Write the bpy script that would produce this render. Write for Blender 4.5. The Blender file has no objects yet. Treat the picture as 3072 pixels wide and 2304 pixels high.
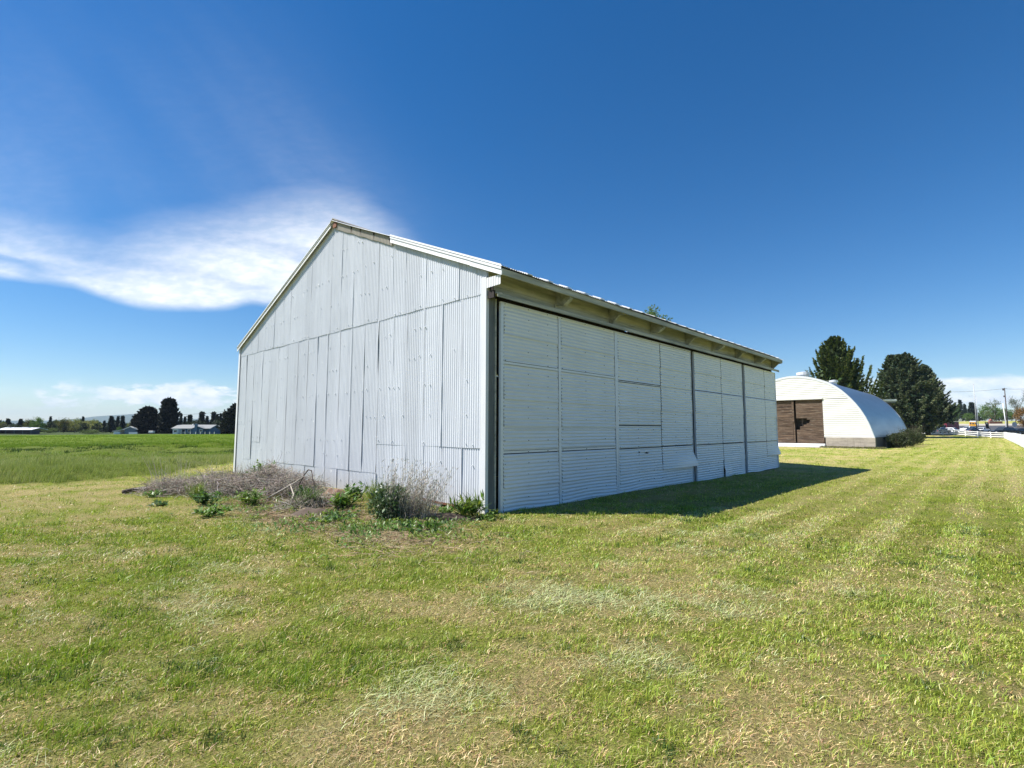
import bpy, math, random
import numpy as np
from mathutils import Vector
random.seed(11); RNG=np.random.default_rng(11)
S=bpy.context.scene; COL=S.collection
# ------------------------------------------------------------------ camera
F_PX=1529.12; CXP,CYP=1536.0,1152.0; YAW,PITCH,ROLL=.754,.0882,.0014
CAM=np.array([7.242,-6.991,1.65])
def _axes():
    y,t,r=YAW,PITCH,ROLL
    F=np.array([-math.sin(y)*math.cos(t),math.cos(y)*math.cos(t),math.sin(t)])
    R=np.array([math.cos(y),math.sin(y),0.]); U=np.cross(R,F)
    return R*math.cos(r)+U*math.sin(r), -R*math.sin(r)+U*math.cos(r), F
AR,AU,AF=_axes()
cd=bpy.data.cameras.new('camera'); co=bpy.data.objects.new('camera',cd); COL.objects.link(co)
from mathutils import Matrix
co.matrix_world=Matrix(((AR[0],AU[0],-AF[0],CAM[0]),(AR[1],AU[1],-AF[1],CAM[1]),(AR[2],AU[2],-AF[2],CAM[2]),(0,0,0,1)))
cd.sensor_width=36; cd.lens=36*F_PX/3072; cd.clip_start=.05; cd.clip_end=20000
S.camera=co
def ray(px,py): return AF+AR*((px-CXP)/F_PX)-AU*((py-CYP)/F_PX)
def hor(px): return 1285.1+px*.00135
# ------------------------------------------------------------------ numpy noise
def _h(i,j,s):
    h=(i.astype(np.int64)*374761393+j.astype(np.int64)*668265263+s*974634777)&0xffffffff
    h=((h^(h>>13))*1274126177)&0xffffffff
    h=((h^(h>>16))*2246822519)&0xffffffff
    return (h^(h>>15))/4294967296.
def vn(x,y,s=0):
    xi=np.floor(x);yi=np.floor(y);fx=x-xi;fy=y-yi
    fx=fx*fx*(3-2*fx);fy=fy*fy*(3-2*fy)
    a=_h(xi,yi,s);b=_h(xi+1,yi,s);c=_h(xi,yi+1,s);d=_h(xi+1,yi+1,s)
    return a+(b-a)*fx+(c-a)*fy+(a-b-c+d)*fx*fy
def fbm(x,y,sc,o=4,s=0):
    x=np.asarray(x,float)/sc;y=np.asarray(y,float)/sc;v=0;a=.5;t=0
    for k in range(o):
        v=v+a*vn(x*2**k+17.3*k,y*2**k-9.1*k,s+k);t+=a;a*=.5
    return v/t
def sst(a,b,x):
    t=np.clip((x-a)/(b-a),0,1);return t*t*(3-2*t)
# ------------------------------------------------------------------ ground shape
def mowx(y):   # x of the mowing edge left of the barn
    return np.interp(y,[-30,-6.2,-5,-3.5,-2.4,-.9,2.2,6,20,60],[-16.5,-14.2,-13.2,-13.7,-14.2,-16.2,-20,-22,-24,-24])+.5*(fbm(y,y*0,1.3,3,5)-.5)
def meadow(x,y): return sst(-.9,.9,mowx(y)-x+1.6*(fbm(x,y,1.0,3,15)-.5))
def hayline(y): return np.interp(y,[-40,-5,-1.2,7.1,40],[-62,-52,-49,-36,-30])
def rise(x,y):
    d=np.interp(y,[-50,131,141,164,198,226,287,322,349,404,440,1200],[0,0,.5,.6,.77,1.15,2.5,3.6,4.5,6.6,7.2,7.2])
    return d*sst(-70,-35,x)
def gz(x,y):
    x=np.asarray(x,float);y=np.asarray(y,float)
    z=.05*(fbm(x,y,2.6,3,1)-.5)+.10*(fbm(x,y,9,2,2)-.5)*sst(6,25,np.hypot(x-4,y+3))
    z=z-.12*np.exp(-((x-4)**2+(y-21)**2)/90.)
    m=meadow(x,y)
    z=z+.32*sst(-.2,1.6,mowx(y)-x+1.2*(fbm(x,y,1.0,3,15)-.5))*sst(4,-1,y)*sst(-24,-18,x)
    rough=m*sst(-70,-40,x)
    z=z+rough*(.34*(fbm(x,y,3.2,3,3)-.45)*sst(-19,-26,x)+.10*(fbm(x,y,1.1,2,4)-.5))
    z=z+rough*.32*sst(.52,.8,fbm(x,y,2.2,2,33))*sst(-24,-30,x)*sst(-56,-46,x)
    z=z+m*.5*(fbm(x,y,30,2,8)-.5)*sst(-50,-70,x)
    # soil heaped along the gable wall
    z=z+.10*np.exp(-((y+1.0)/.9)**2)*sst(-9.5,-8,x)*sst(-.8,-2.2,x)
    return z+rise(x,y)
def base(px,depth,dz=0):
    d=ray(px,hor(px)); p=CAM+d*depth
    return (float(p[0]),float(p[1]),float(gz(p[0],p[1]))+dz)
def atp(px,py,depth):
    p=CAM+ray(px,py)*depth; return tuple(float(v) for v in p)
def hpx(px,top,depth,b=None):
    b=base(px,depth) if b is None else b
    return 1.65+(hor(px)-top)*depth/F_PX-b[2]
# ------------------------------------------------------------------ materials
class NT:
    def __init__(s,nt): s.nt=nt
    def n(s,t,**k):
        o=s.nt.nodes.new(t)
        for a,b in k.items(): setattr(o,a,b)
        return o
    def put(s,sock,v):
        if isinstance(v,bpy.types.NodeSocket): s.nt.links.new(v,sock)
        else: sock.default_value=v
    def m(s,op,a,b=0.,c=None,clamp=False):
        o=s.n('ShaderNodeMath',operation=op,use_clamp=clamp); s.put(o.inputs[0],a); s.put(o.inputs[1],b)
        if c is not None: s.put(o.inputs[2],c)
        return o.outputs[0]
    def add(s,a,b): return s.m('ADD',a,b)
    def sub(s,a,b): return s.m('SUBTRACT',a,b)
    def mul(s,a,b): return s.m('MULTIPLY',a,b)
    def div(s,a,b): return s.m('DIVIDE',a,b)
    def ss(s,a,b,x):
        o=s.n('ShaderNodeMapRange',interpolation_type='SMOOTHSTEP'); s.put(o.inputs[0],x); s.put(o.inputs[1],a); s.put(o.inputs[2],b); return o.outputs[0]
    def noise(s,vec,scale=5.,detail=4.,rough=.55,dist=0.):
        o=s.n('ShaderNodeTexNoise'); 
        if vec is not None: s.put(o.inputs['Vector'],vec)
        s.put(o.inputs['Scale'],scale);s.put(o.inputs['Detail'],detail);s.put(o.inputs['Roughness'],rough);s.put(o.inputs['Distortion'],dist)
        return o.outputs[0]
    def mix(s,f,a,b,bt='MIX'):
        o=s.n('ShaderNodeMix',data_type='RGBA',blend_type=bt); s.put(o.inputs[0],f); s.put(o.inputs[6],a if not isinstance(a,tuple) else (*a[:3],1)); s.put(o.inputs[7],b if not isinstance(b,tuple) else (*b[:3],1)); return o.outputs[2]
    def comb(s,x,y,z):
        o=s.n('ShaderNodeCombineXYZ'); s.put(o.inputs[0],x);s.put(o.inputs[1],y);s.put(o.inputs[2],z); return o.outputs[0]
    def sep(s,v):
        o=s.n('ShaderNodeSeparateXYZ'); s.put(o.inputs[0],v); return o.outputs
    def scalev(s,v,sc):
        o=s.n('ShaderNodeVectorMath',operation='MULTIPLY'); s.put(o.inputs[0],v); o.inputs[1].default_value=sc; return o.outputs[0]
    def dot(s,v,c):
        o=s.n('ShaderNodeVectorMath',operation='DOT_PRODUCT'); s.put(o.inputs[0],v); o.inputs[1].default_value=c; return o.outputs['Value']
    def attr(s,name):
        return s.n('ShaderNodeAttribute',attribute_name=name)
    def obj(s): return s.n('ShaderNodeTexCoord').outputs['Object']
def mat(name,fn):
    m=bpy.data.materials.new(name); m.use_nodes=True; nt=m.node_tree; nt.nodes.clear(); T=NT(nt)
    o=T.n('ShaderNodeOutputMaterial'); sh=fn(T); nt.links.new(sh,o.inputs[0]); return m
def pbsdf(T,col,rough=.5,metal=0.,spec=.5,bump=None,bstr=.3,bdist=.01,normal=None):
    b=T.n('ShaderNodeBsdfPrincipled')
    T.put(b.inputs['Base Color'],col if not isinstance(col,tuple) else (*col[:3],1)); T.put(b.inputs['Roughness'],rough); T.put(b.inputs['Metallic'],metal); T.put(b.inputs['Specular IOR Level'],spec)
    if bump is not None:
        bn=T.n('ShaderNodeBump'); bn.inputs['Strength'].default_value=bstr; bn.inputs['Distance'].default_value=bdist; T.put(bn.inputs['Height'],bump); T.put(b.inputs['Normal'],bn.outputs[0])
    return b.outputs[0]
def M_plain(name,c,rough=.6,metal=0.,var=.15,scale=6.,spec=.5,sc=(1,1,1)):
    def f(T):
        n=T.noise(T.scalev(T.obj(),sc),scale,5,.6)
        k=T.add(T.mul(T.sub(n,.5),2*var),1.)
        col=T.mix(1.,c,T.comb(k,k,k),'MULTIPLY')
        return pbsdf(T,col,T.add(rough,T.mul(T.sub(n,.5),.2)),metal,spec)
    return mat(name,f)
def M_painted_metal(name,c,dirt,rust=.0,streak=(5,5,.25),rough=.42,spec=.5,dabs=True,sheets=0.):
    def f(T):
        o=T.obj()
        st=T.noise(T.scalev(o,streak),3.,6,.65)
        bl=T.noise(o,.9,5,.6)
        fn=T.noise(o,38.,3,.6)
        col=T.mix(T.ss(.46,.78,st),c,dirt)
        k=T.add(T.mul(T.sub(bl,.5),.20),1.); col=T.mix(1.,col,T.comb(k,k,k),'MULTIPLY')
        k=T.add(T.mul(T.sub(fn,.5),.12),1.); col=T.mix(1.,col,T.comb(k,k,k),'MULTIPLY')
        if sheets:   # every sheet weathered a little differently
            p=T.sep(o); w=T.n('ShaderNodeTexWhiteNoise',noise_dimensions='2D'); T.put(w.inputs['Vector'],T.comb(T.m('FLOOR',T.div(T.add(p[0],20.03),sheets)),T.m('FLOOR',T.div(p[2],4.385)),0.))
            k=T.add(.95,T.mul(w.outputs['Value'],.12)); col=T.mix(1.,col,T.comb(k,k,T.mul(k,1.01)),'MULTIPLY')
            low=T.mul(T.m('SUBTRACT',1.,T.ss(.0,.55,T.add(p[2],T.mul(T.sub(st,.5),.9)))),.35); col=T.mix(low,col,(.40,.37,.33))
        if dabs:
            d=T.noise(T.scalev(o,(1,1,.75)),7.,2,.5,.3); col=T.mix(T.mul(T.ss(.735,.765,d),.8),col,(.82,.83,.84))
        if rust>0:
            r=T.noise(T.scalev(o,(3,3,1.2)),4.,7,.7); col=T.mix(T.mul(T.ss(.68,.78,r),rust),col,(.20,.10,.06))
        return pbsdf(T,col,T.add(rough,T.mul(T.sub(st,.5),.25)),0.,spec,bump=bl,bstr=.12,bdist=.02)
    return mat(name,f)
def M_leaf(name,trans=.3,rough=.55,spec=.25,vary=.25):
    def f(T):
        a=T.attr('col'); n=T.noise(T.obj(),3.,2,.5)
        k=T.add(T.mul(T.sub(n,.5),2*vary),1.); col=T.mix(1.,a.outputs['Color'],T.comb(k,k,k),'MULTIPLY')
        p=pbsdf(T,col,rough,0.,spec)
        t=T.n('ShaderNodeBsdfTranslucent'); T.put(t.inputs[0],T.mix(1.,col,(1.15,1.25,.75),'MULTIPLY'))
        mx=T.n('ShaderNodeMixShader'); mx.inputs[0].default_value=trans; T.nt.links.new(p,mx.inputs[1]); T.nt.links.new(t.outputs[0],mx.inputs[2])
        return mx.outputs[0]
    return mat(name,f)
def M_wood(name,c,c2,along=(0,1,0),rough=.8,sc=10.,plank=0.):
    def f(T):
        o=T.obj(); s=tuple(.06 if a else 1. for a in along)
        g=T.noise(T.scalev(o,s),sc,6,.65,.4); b=T.noise(o,1.3,4,.6)
        col=T.mix(T.ss(.35,.68,g),c,c2); k=T.add(T.mul(T.sub(b,.5),.5),1.); col=T.mix(1.,col,T.comb(k,k,k),'MULTIPLY')
        return pbsdf(T,col,rough,0.,.3,bump=g,bstr=.5,bdist=.01)
    return mat(name,f)
# ------------------------------------------------------------------ mesh building
def link(me,name,m,parent,smooth=False):
    o=bpy.data.objects.new(name,me); COL.objects.link(o)
    if m is not None: me.materials.append(m)
    if parent is not None: o.parent=parent
    if smooth: me.polygons.foreach_set('use_smooth',[True]*len(me.polygons))
    return o
def tag(o,label=None,cat=None,group=None,kind=None):
    for k,v in (('label',label),('category',cat),('group',group),('kind',kind)):
        if v: o[k]=v
    return o
def thing(name,label,cat,loc=(0,0,0),rz=0.,group=None):
    o=bpy.data.objects.new(name,None); o.empty_display_size=.2; COL.objects.link(o); o.location=loc; o.rotation_euler=(0,0,rz)
    return tag(o,label,cat,group)
def dup(root,loc,rz,label,sc=None):
    kids=[(c,list(c.children)) for c in root.children]
    r=root.copy(); COL.objects.link(r); r.location=loc; r.rotation_euler=(0,0,rz); r['label']=label
    if sc is not None: r.scale=sc
    for c,gs in kids:
        d=c.copy(); COL.objects.link(d); d.parent=r
        for g in gs:
            e=g.copy(); COL.objects.link(e); e.parent=d
    return r
class MB:
    def __init__(s): s.v=[];s.f=[]
    def vs(s,pts,faces):
        k=len(s.v); s.v+= [tuple(map(float,p)) for p in pts]; s.f+=[tuple(i+k for i in f) for f in faces]; return s
    def box(s,x0,x1,y0,y1,z0,z1,bev=0.):
        if bev>0 and min(x1-x0,y1-y0,z1-z0)>2.2*bev:
            b=bev; P=[];
            # chamfered box: 24 verts
            idx={}
            for ix,x in enumerate((x0,x1)):
                for iy,y in enumerate((y0,y1)):
                    for iz,z in enumerate((z0,z1)):
                        sx,sy,sz=(1 if ix==0 else -1),(1 if iy==0 else -1),(1 if iz==0 else -1)
                        idx[ix,iy,iz,0]=len(P);P.append((x,y+sy*b,z+sz*b))
                        idx[ix,iy,iz,1]=len(P);P.append((x+sx*b,y,z+sz*b))
                        idx[ix,iy,iz,2]=len(P);P.append((x+sx*b,y+sy*b,z))
            Fc=[]
            for ix in (0,1): Fc.append([idx[ix,0,0,0],idx[ix,1,0,0],idx[ix,1,1,0],idx[ix,0,1,0]])
            for iy in (0,1): Fc.append([idx[0,iy,0,1],idx[1,iy,0,1],idx[1,iy,1,1],idx[0,iy,1,1]])
            for iz in (0,1): Fc.append([idx[0,0,iz,2],idx[1,0,iz,2],idx[1,1,iz,2],idx[0,1,iz,2]])
            for iy in (0,1):
                for iz in (0,1): Fc.append([idx[0,iy,iz,1],idx[1,iy,iz,1],idx[1,iy,iz,2],idx[0,iy,iz,2]])
            for ix in (0,1):
                for iz in (0,1): Fc.append([idx[ix,0,iz,0],idx[ix,1,iz,0],idx[ix,1,iz,2],idx[ix,0,iz,2]])
            for ix in (0,1):
                for iy in (0,1): Fc.append([idx[ix,iy,0,0],idx[ix,iy,1,0],idx[ix,iy,1,1],idx[ix,iy,0,1]])
            for ix in (0,1):
                for iy in (0,1):
                    for iz in (0,1): Fc.append([idx[ix,iy,iz,0],idx[ix,iy,iz,1],idx[ix,iy,iz,2]])
            return s.vs(P,Fc)
        return s.vs([(x0,y0,z0),(x1,y0,z0),(x1,y1,z0),(x0,y1,z0),(x0,y0,z1),(x1,y0,z1),(x1,y1,z1),(x0,y1,z1)],
            [(0,3,2,1),(4,5,6,7),(0,1,5,4),(1,2,6,5),(2,3,7,6),(3,0,4,7)])
    def prism(s,poly,axis,a,b):
        n=len(poly)
        def mk(p,t):
            return {'x':(t,p[0],p[1]),'y':(p[0],t,p[1]),'z':(p[0],p[1],t)}[axis]
        P=[mk(p,a) for p in poly]+[mk(p,b) for p in poly]
        return s.vs(P,[tuple(range(n))[::-1],tuple(range(n,2*n))]+[(i,(i+1)%n,n+(i+1)%n,n+i) for i in range(n)])
    def beam(s,p,q,w,h,up=(0,0,1)):
        p=Vector(p);q=Vector(q);d=(q-p).normalized();u=Vector(up);r=d.cross(u).normalized();u=r.cross(d)
        c=[(-w/2,-h/2),(w/2,-h/2),(w/2,h/2),(-w/2,h/2)]
        P=[p+r*a+u*b for a,b in c]+[q+r*a+u*b for a,b in c]
        return s.vs(P,[(0,3,2,1),(4,5,6,7)]+[(i,(i+1)%4,4+(i+1)%4,4+i) for i in range(4)])
    def tube(s,path,r,n=8,cap=True):
        path=[Vector(p) for p in path]; m=len(path); rr=r if hasattr(r,'__len__') else [r]*m
        P=[];u=None
        for i,p in enumerate(path):
            d=(path[min(i+1,m-1)]-path[max(i-1,0)]).normalized()
            if u is None: u=d.orthogonal().normalized()
            u=(u-d*u.dot(d)).normalized(); w=d.cross(u)
            P+=[p+(u*math.cos(t)+w*math.sin(t))*rr[i] for t in [2*math.pi*k/n for k in range(n)]]
        Fc=[(i*n+k,i*n+(k+1)%n,(i+1)*n+(k+1)%n,(i+1)*n+k) for i in range(m-1) for k in range(n)]
        if cap: Fc+=[tuple(range(n))[::-1],tuple((m-1)*n+k for k in range(n))]
        return s.vs(P,Fc)
    def cyl(s,c,r,h,axis='z',n=16,r2=None):
        r2=r if r2 is None else r2; P=[]
        for t,q in ((0,r),(h,r2)):
            for k in range(n):
                a=2*math.pi*k/n; u,v=q*math.cos(a),q*math.sin(a)
                P.append({'z':(c[0]+u,c[1]+v,c[2]+t),'x':(c[0]+t,c[1]+u,c[2]+v),'y':(c[0]+u,c[1]+t,c[2]+v)}[axis])
        return s.vs(P,[tuple(range(n))[::-1],tuple(range(n,2*n))]+[(k,(k+1)%n,n+(k+1)%n,n+k) for k in range(n)])
    def grid(s,pts):   # pts[i][j]
        a=len(pts);b=len(pts[0]);return s.vs([p for r in pts for p in r],[(i*b+j,i*b+j+1,(i+1)*b+j+1,(i+1)*b+j) for i in range(a-1) for j in range(b-1)])
    def build(s,name,m,parent=None,smooth=False):
        me=bpy.data.meshes.new(name); me.from_pydata(s.v,[],s.f); me.update(); return link(me,name,m,parent,smooth)
def mesh_np(name,V,Fc,m,parent=None,col=None,smooth=False):
    V=np.ascontiguousarray(V,np.float32); Fc=np.ascontiguousarray(Fc,np.int32); k=Fc.shape[1]
    me=bpy.data.meshes.new(name); me.vertices.add(len(V)); me.vertices.foreach_set('co',V.ravel())
    me.loops.add(Fc.size); me.loops.foreach_set('vertex_index',Fc.ravel())
    me.polygons.add(len(Fc)); me.polygons.foreach_set('loop_start',np.arange(0,Fc.size,k,dtype=np.int32))
    me.update(calc_edges=True)
    if col is not None:
        a=me.attributes.new('col','FLOAT_COLOR','POINT'); c=np.ones((len(V),4),np.float32); c[:,:3]=col; a.data.foreach_set('color',c.ravel())
    return link(me,name,m,parent,smooth)
def join_np(parts):
    V=[];Fc=[];C=[];k=0
    for v,f,c in parts: V.append(v);Fc.append(f+k);C.append(c);k+=len(v)
    return np.concatenate(V),np.concatenate(Fc),np.concatenate(C)
# curved ribbon strands: n strands of k segments as 3-sided tubes
def strands(P,R,col):   # P (n,k,3), R (n,k) radii, col (n,3)
    n,k,_=P.shape; D=np.gradient(P,axis=1); D/=np.linalg.norm(D,axis=2,keepdims=True)+1e-9
    ref=np.tile(np.array([.31,.23,.92]),(n,k,1)); A=np.cross(D,ref); A/=np.linalg.norm(A,axis=2,keepdims=True)+1e-9; B=np.cross(D,A)
    V=np.stack([P+R[...,None]*(A*math.cos(t)+B*math.sin(t)) for t in (0,2.094,4.189)],2)  # n,k,3,3
    idx=np.arange(n*k*3).reshape(n,k,3); q=[]
    for a in range(3):
        b=(a+1)%3; q.append(np.stack([idx[:,:-1,a],idx[:,:-1,b],idx[:,1:,b],idx[:,1:,a]],-1).reshape(-1,4))
    C=np.repeat(col[:,None,:],k*3,1).reshape(-1,3)
    return V.reshape(-1,3),np.concatenate(q),C
def leaves(C,D,N,L,W,col):  # quads: base C, direction D, normal-ish N, length L, width W: diamond leaf
    D=D/(np.linalg.norm(D,axis=1,keepdims=True)+1e-9); Sd=np.cross(D,N); Sd/=np.linalg.norm(Sd,axis=1,keepdims=True)+1e-9
    L=np.asarray(L)[:,None];W=np.asarray(W)[:,None]
    nn=np.cross(Sd,D)
    V=np.stack([C,C+D*L*.45+Sd*W*.5+nn*W*.12,C+D*L,C+D*L*.45-Sd*W*.5+nn*W*.12],1).reshape(-1,3)
    n=len(C); return V,np.arange(4*n).reshape(n,4),np.repeat(col,4,0)
def rdir(n):
    v=RNG.normal(size=(n,3)); return v/np.linalg.norm(v,axis=1,keepdims=True)
def jit(c,n,a): 
    c=np.array(c); k=1+RNG.uniform(-a,a,(n,1)); h=1+RNG.uniform(-a*.4,a*.4,(n,3)); return np.clip(c*k*h,0,1)
# ------------------------------------------------------------------ world and sun
SUN=Vector((-2.62,-2.72,4.79)).normalized()
sun=bpy.data.lights.new('sun','SUN'); sun.energy=5.0; sun.angle=math.radians(.55); sun.color=(1.,.955,.88)
so=bpy.data.objects.new('sun',sun); COL.objects.link(so); so.rotation_euler=SUN.to_track_quat('Z','Y').to_euler()
W=bpy.data.worlds.new('World'); S.world=W; W.use_nodes=True; wn=W.node_tree; wn.nodes.clear()
def build_world():
    T=NT(wn); out=T.n('ShaderNodeOutputWorld'); bg=T.n('ShaderNodeBackground'); wn.links.new(bg.outputs[0],out.inputs[0])
    sk=T.n('ShaderNodeTexSky'); sk.sky_type='NISHITA'; sk.sun_disc=False; sk.sun_elevation=math.asin(SUN.z); sk.sun_rotation=math.atan2(SUN.x,SUN.y)
    sk.altitude=300; sk.air_density=1.0; sk.dust_density=.15; sk.ozone_density=3.5
    hs=T.n('ShaderNodeHueSaturation'); hs.inputs['Saturation'].default_value=1.36; hs.inputs['Hue'].default_value=.503; wn.links.new(sk.outputs[0],hs.inputs['Color'])
    d=T.n('ShaderNodeTexCoord').outputs['Generated']
    Fh=(-math.sin(YAW),math.cos(YAW),0.); Rh=(math.cos(YAW),math.sin(YAW),0.)
    fd=T.m('MAXIMUM',T.dot(d,Fh),.02); a=T.div(T.dot(d,Rh),fd); b=T.div(T.dot(d,(0,0,1)),fd); front=T.ss(.03,.2,T.dot(d,Fh))
    # --- lens-shaped high cloud to the left: crisp underside, feathered top, one grey fold
    def fc(x,pts,x0=-1.15,x1=0.):
        n=T.n('ShaderNodeFloatCurve'); c=n.mapping.curves[0]; P=[((p[0]-x0)/(x1-x0),p[1]) for p in pts]; P=[(0.,P[0][1])]+[p for p in P if 0<p[0]<1]+[(1.,P[-1][1])]
        while len(c.points)<len(P): c.points.new(.5,.5)
        for q,p in zip(c.points,P): q.location=p; q.handle_type='AUTO'
        n.mapping.update(); T.put(n.inputs['Value'],T.m('MULTIPLY',T.sub(x,x0),1/(x1-x0),clamp=True)); return n.outputs[0]
    sv=T.noise(T.comb(T.mul(a,1.6),T.mul(T.add(b,T.mul(a,.22)),7.),3.),2.0,5,.5,.4)
    wob=T.noise(T.comb(a,b,4.),5.,3,.5)
    aw=T.add(a,T.mul(T.sub(wob,.5),.05))
    bot=fc(aw,[(-1.106,.304),(-1.027,.296),(-.958,.288),(-.889,.278),(-.825,.259),(-.777,.246),(-.73,.237),(-.657,.234),(-.563,.235),(-.535,.242),(-.501,.240),(-.448,.235),(-.24,.235),(-.15,.26)])
    top=fc(aw,[(-1.12,.445),(-1.038,.426),(-.93,.399),(-.823,.374),(-.74,.399),(-.667,.418),(-.562,.44),(-.457,.47),(-.378,.481),(-.298,.462),(-.244,.429),(-.18,.377),(-.137,.337)])
    band=fc(aw,[(-1.113,.374),(-1.034,.374),(-.911,.357),(-.794,.335),(-.688,.319),(-.608,.308),(-.555,.291),(-.476,.277),(-.345,.256)])
    gap=fc(aw,[(-1.109,.337),(-1.03,.335),(-.96,.312),(-.896,.294),(-.816,.272)])
    bw=T.add(b,T.mul(T.sub(sv,.5),.075))
    under=T.ss(-.004,.022,T.sub(T.add(b,T.mul(T.sub(wob,.5),.012)),bot))
    soft=T.add(.012,T.mul(T.ss(-.75,-.35,a),.03))
    over=T.m('SUBTRACT',1.,T.ss(-.085,.06,T.sub(bw,top)))
    over=T.mul(over,T.add(.62,T.mul(.38,T.m('SUBTRACT',1.,T.ss(-.13,-.03,T.sub(bw,top))))))
    body=T.mul(under,over); body=T.mul(body,T.m('SUBTRACT',1.,T.ss(-.30,-.13,T.add(a,T.mul(T.sub(b,.40),.25)))))
    gd=T.div(T.sub(bw,gap),.015); gm=T.mul(T.m('POWER',2.718,T.mul(-1.,T.mul(gd,gd))),T.m('SUBTRACT',1.,T.ss(-.98,-.85,a)))
    body=T.mul(body,T.m('SUBTRACT',1.,T.mul(gm,.6)))
    fd2=T.div(T.sub(bw,band),.014); fm=T.mul(T.m('POWER',2.718,T.mul(-1.,T.mul(fd2,fd2))),T.mul(T.ss(-1.0,-.85,a),T.m('SUBTRACT',1.,T.ss(-.52,-.44,a))))
    body=T.mul(body,T.m('SUBTRACT',1.,T.mul(fm,.28))); body=T.m('MULTIPLY',body,T.add(.60,T.mul(T.ss(.25,.62,sv),.38)),clamp=True)
    # thin veils rising from the cloud
    tv=T.sub(b,top); vfade=T.mul(T.ss(-.08,.0,tv),T.m('POWER',2.718,T.mul(tv,-5.5)))
    vx=T.add(a,T.add(.36,T.mul(T.m('POWER',T.m('MAXIMUM',T.sub(b,.45),0.),1.15),.85)))
    v1=T.m('POWER',2.718,T.mul(-1.,T.mul(T.div(vx,.17),T.div(vx,.17))))
    fib=T.noise(T.comb(T.mul(T.add(a,T.mul(b,.8)),6.),T.mul(b,1.2),2.),2.,4,.55,.3)
    veil=T.mul(T.mul(vfade,v1),T.add(.04,T.mul(fib,.12)))
    v2=T.mul(T.mul(vfade,T.m('SUBTRACT',1.,T.ss(-1.0,-.82,a))),.09)
    v3=T.mul(T.mul(T.ss(.36,.5,b),T.m('SUBTRACT',1.,T.ss(.5,1.1,b))),T.mul(T.m('SUBTRACT',1.,T.ss(-.75,-.2,a)),T.mul(fib,.07)))
    hi=T.m('ADD',T.m('MAXIMUM',body,T.m('MAXIMUM',veil,v2)),v3,clamp=True)
    # --- low cumulus near the horizon
    cn=T.noise(T.comb(T.mul(a,1.6),T.mul(b,5.),1.),4.2,8,.58,.2)
    cn2=T.noise(T.comb(T.mul(a,2.6),T.mul(b,7.),9.),9.,6,.6)
    cnn=T.add(T.mul(cn,.75),T.mul(cn2,.25))
    lb=T.mul(T.ss(.022,.05,b),T.m('SUBTRACT',1.,T.ss(.075,.108,b)))
    la=T.m('MAXIMUM',T.mul(T.ss(-.88,-.76,a),T.m('SUBTRACT',1.,T.ss(-.45,-.30,a))),T.mul(.75,T.m('SUBTRACT',1.,T.ss(.03,.06,T.m('ABSOLUTE',T.add(a,.89))))))
    cl=T.mul(T.ss(.455,.545,T.add(cnn,T.mul(T.sub(lb,.85),.12))),T.mul(lb,T.add(T.mul(la,.9),.02)))
    rb=T.mul(T.ss(.035,.06,b),T.m('SUBTRACT',1.,T.ss(.098,.108,T.add(b,T.mul(T.sub(cn,.5),.03)))))
    ra=T.ss(.62,.80,a)
    cr=T.mul(T.mul(T.add(.62,T.mul(T.ss(.4,.6,cn),.38)),rb),ra)
    low_veil=T.mul(T.m('SUBTRACT',1.,T.ss(.0,.12,b)),T.mul(T.ss(.3,.7,cn),.22))
    lo=T.m('MAXIMUM',T.m('MAXIMUM',cl,cr),low_veil)
    c=T.mul(T.m('MAXIMUM',hi,lo,clamp=True),front)
    shade=T.mix(T.ss(.35,.7,cn2),(6.9,7.7,8.6),(9.2,9.4,9.7))
    colr=T.mix(c,hs.outputs[0],shade); T.put(bg.inputs[0],colr); bg.inputs[1].default_value=.078
build_world()
S.view_settings.view_transform='Standard'; S.view_settings.look='None'; S.view_settings.exposure=.75; S.view_settings.gamma=1
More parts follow.
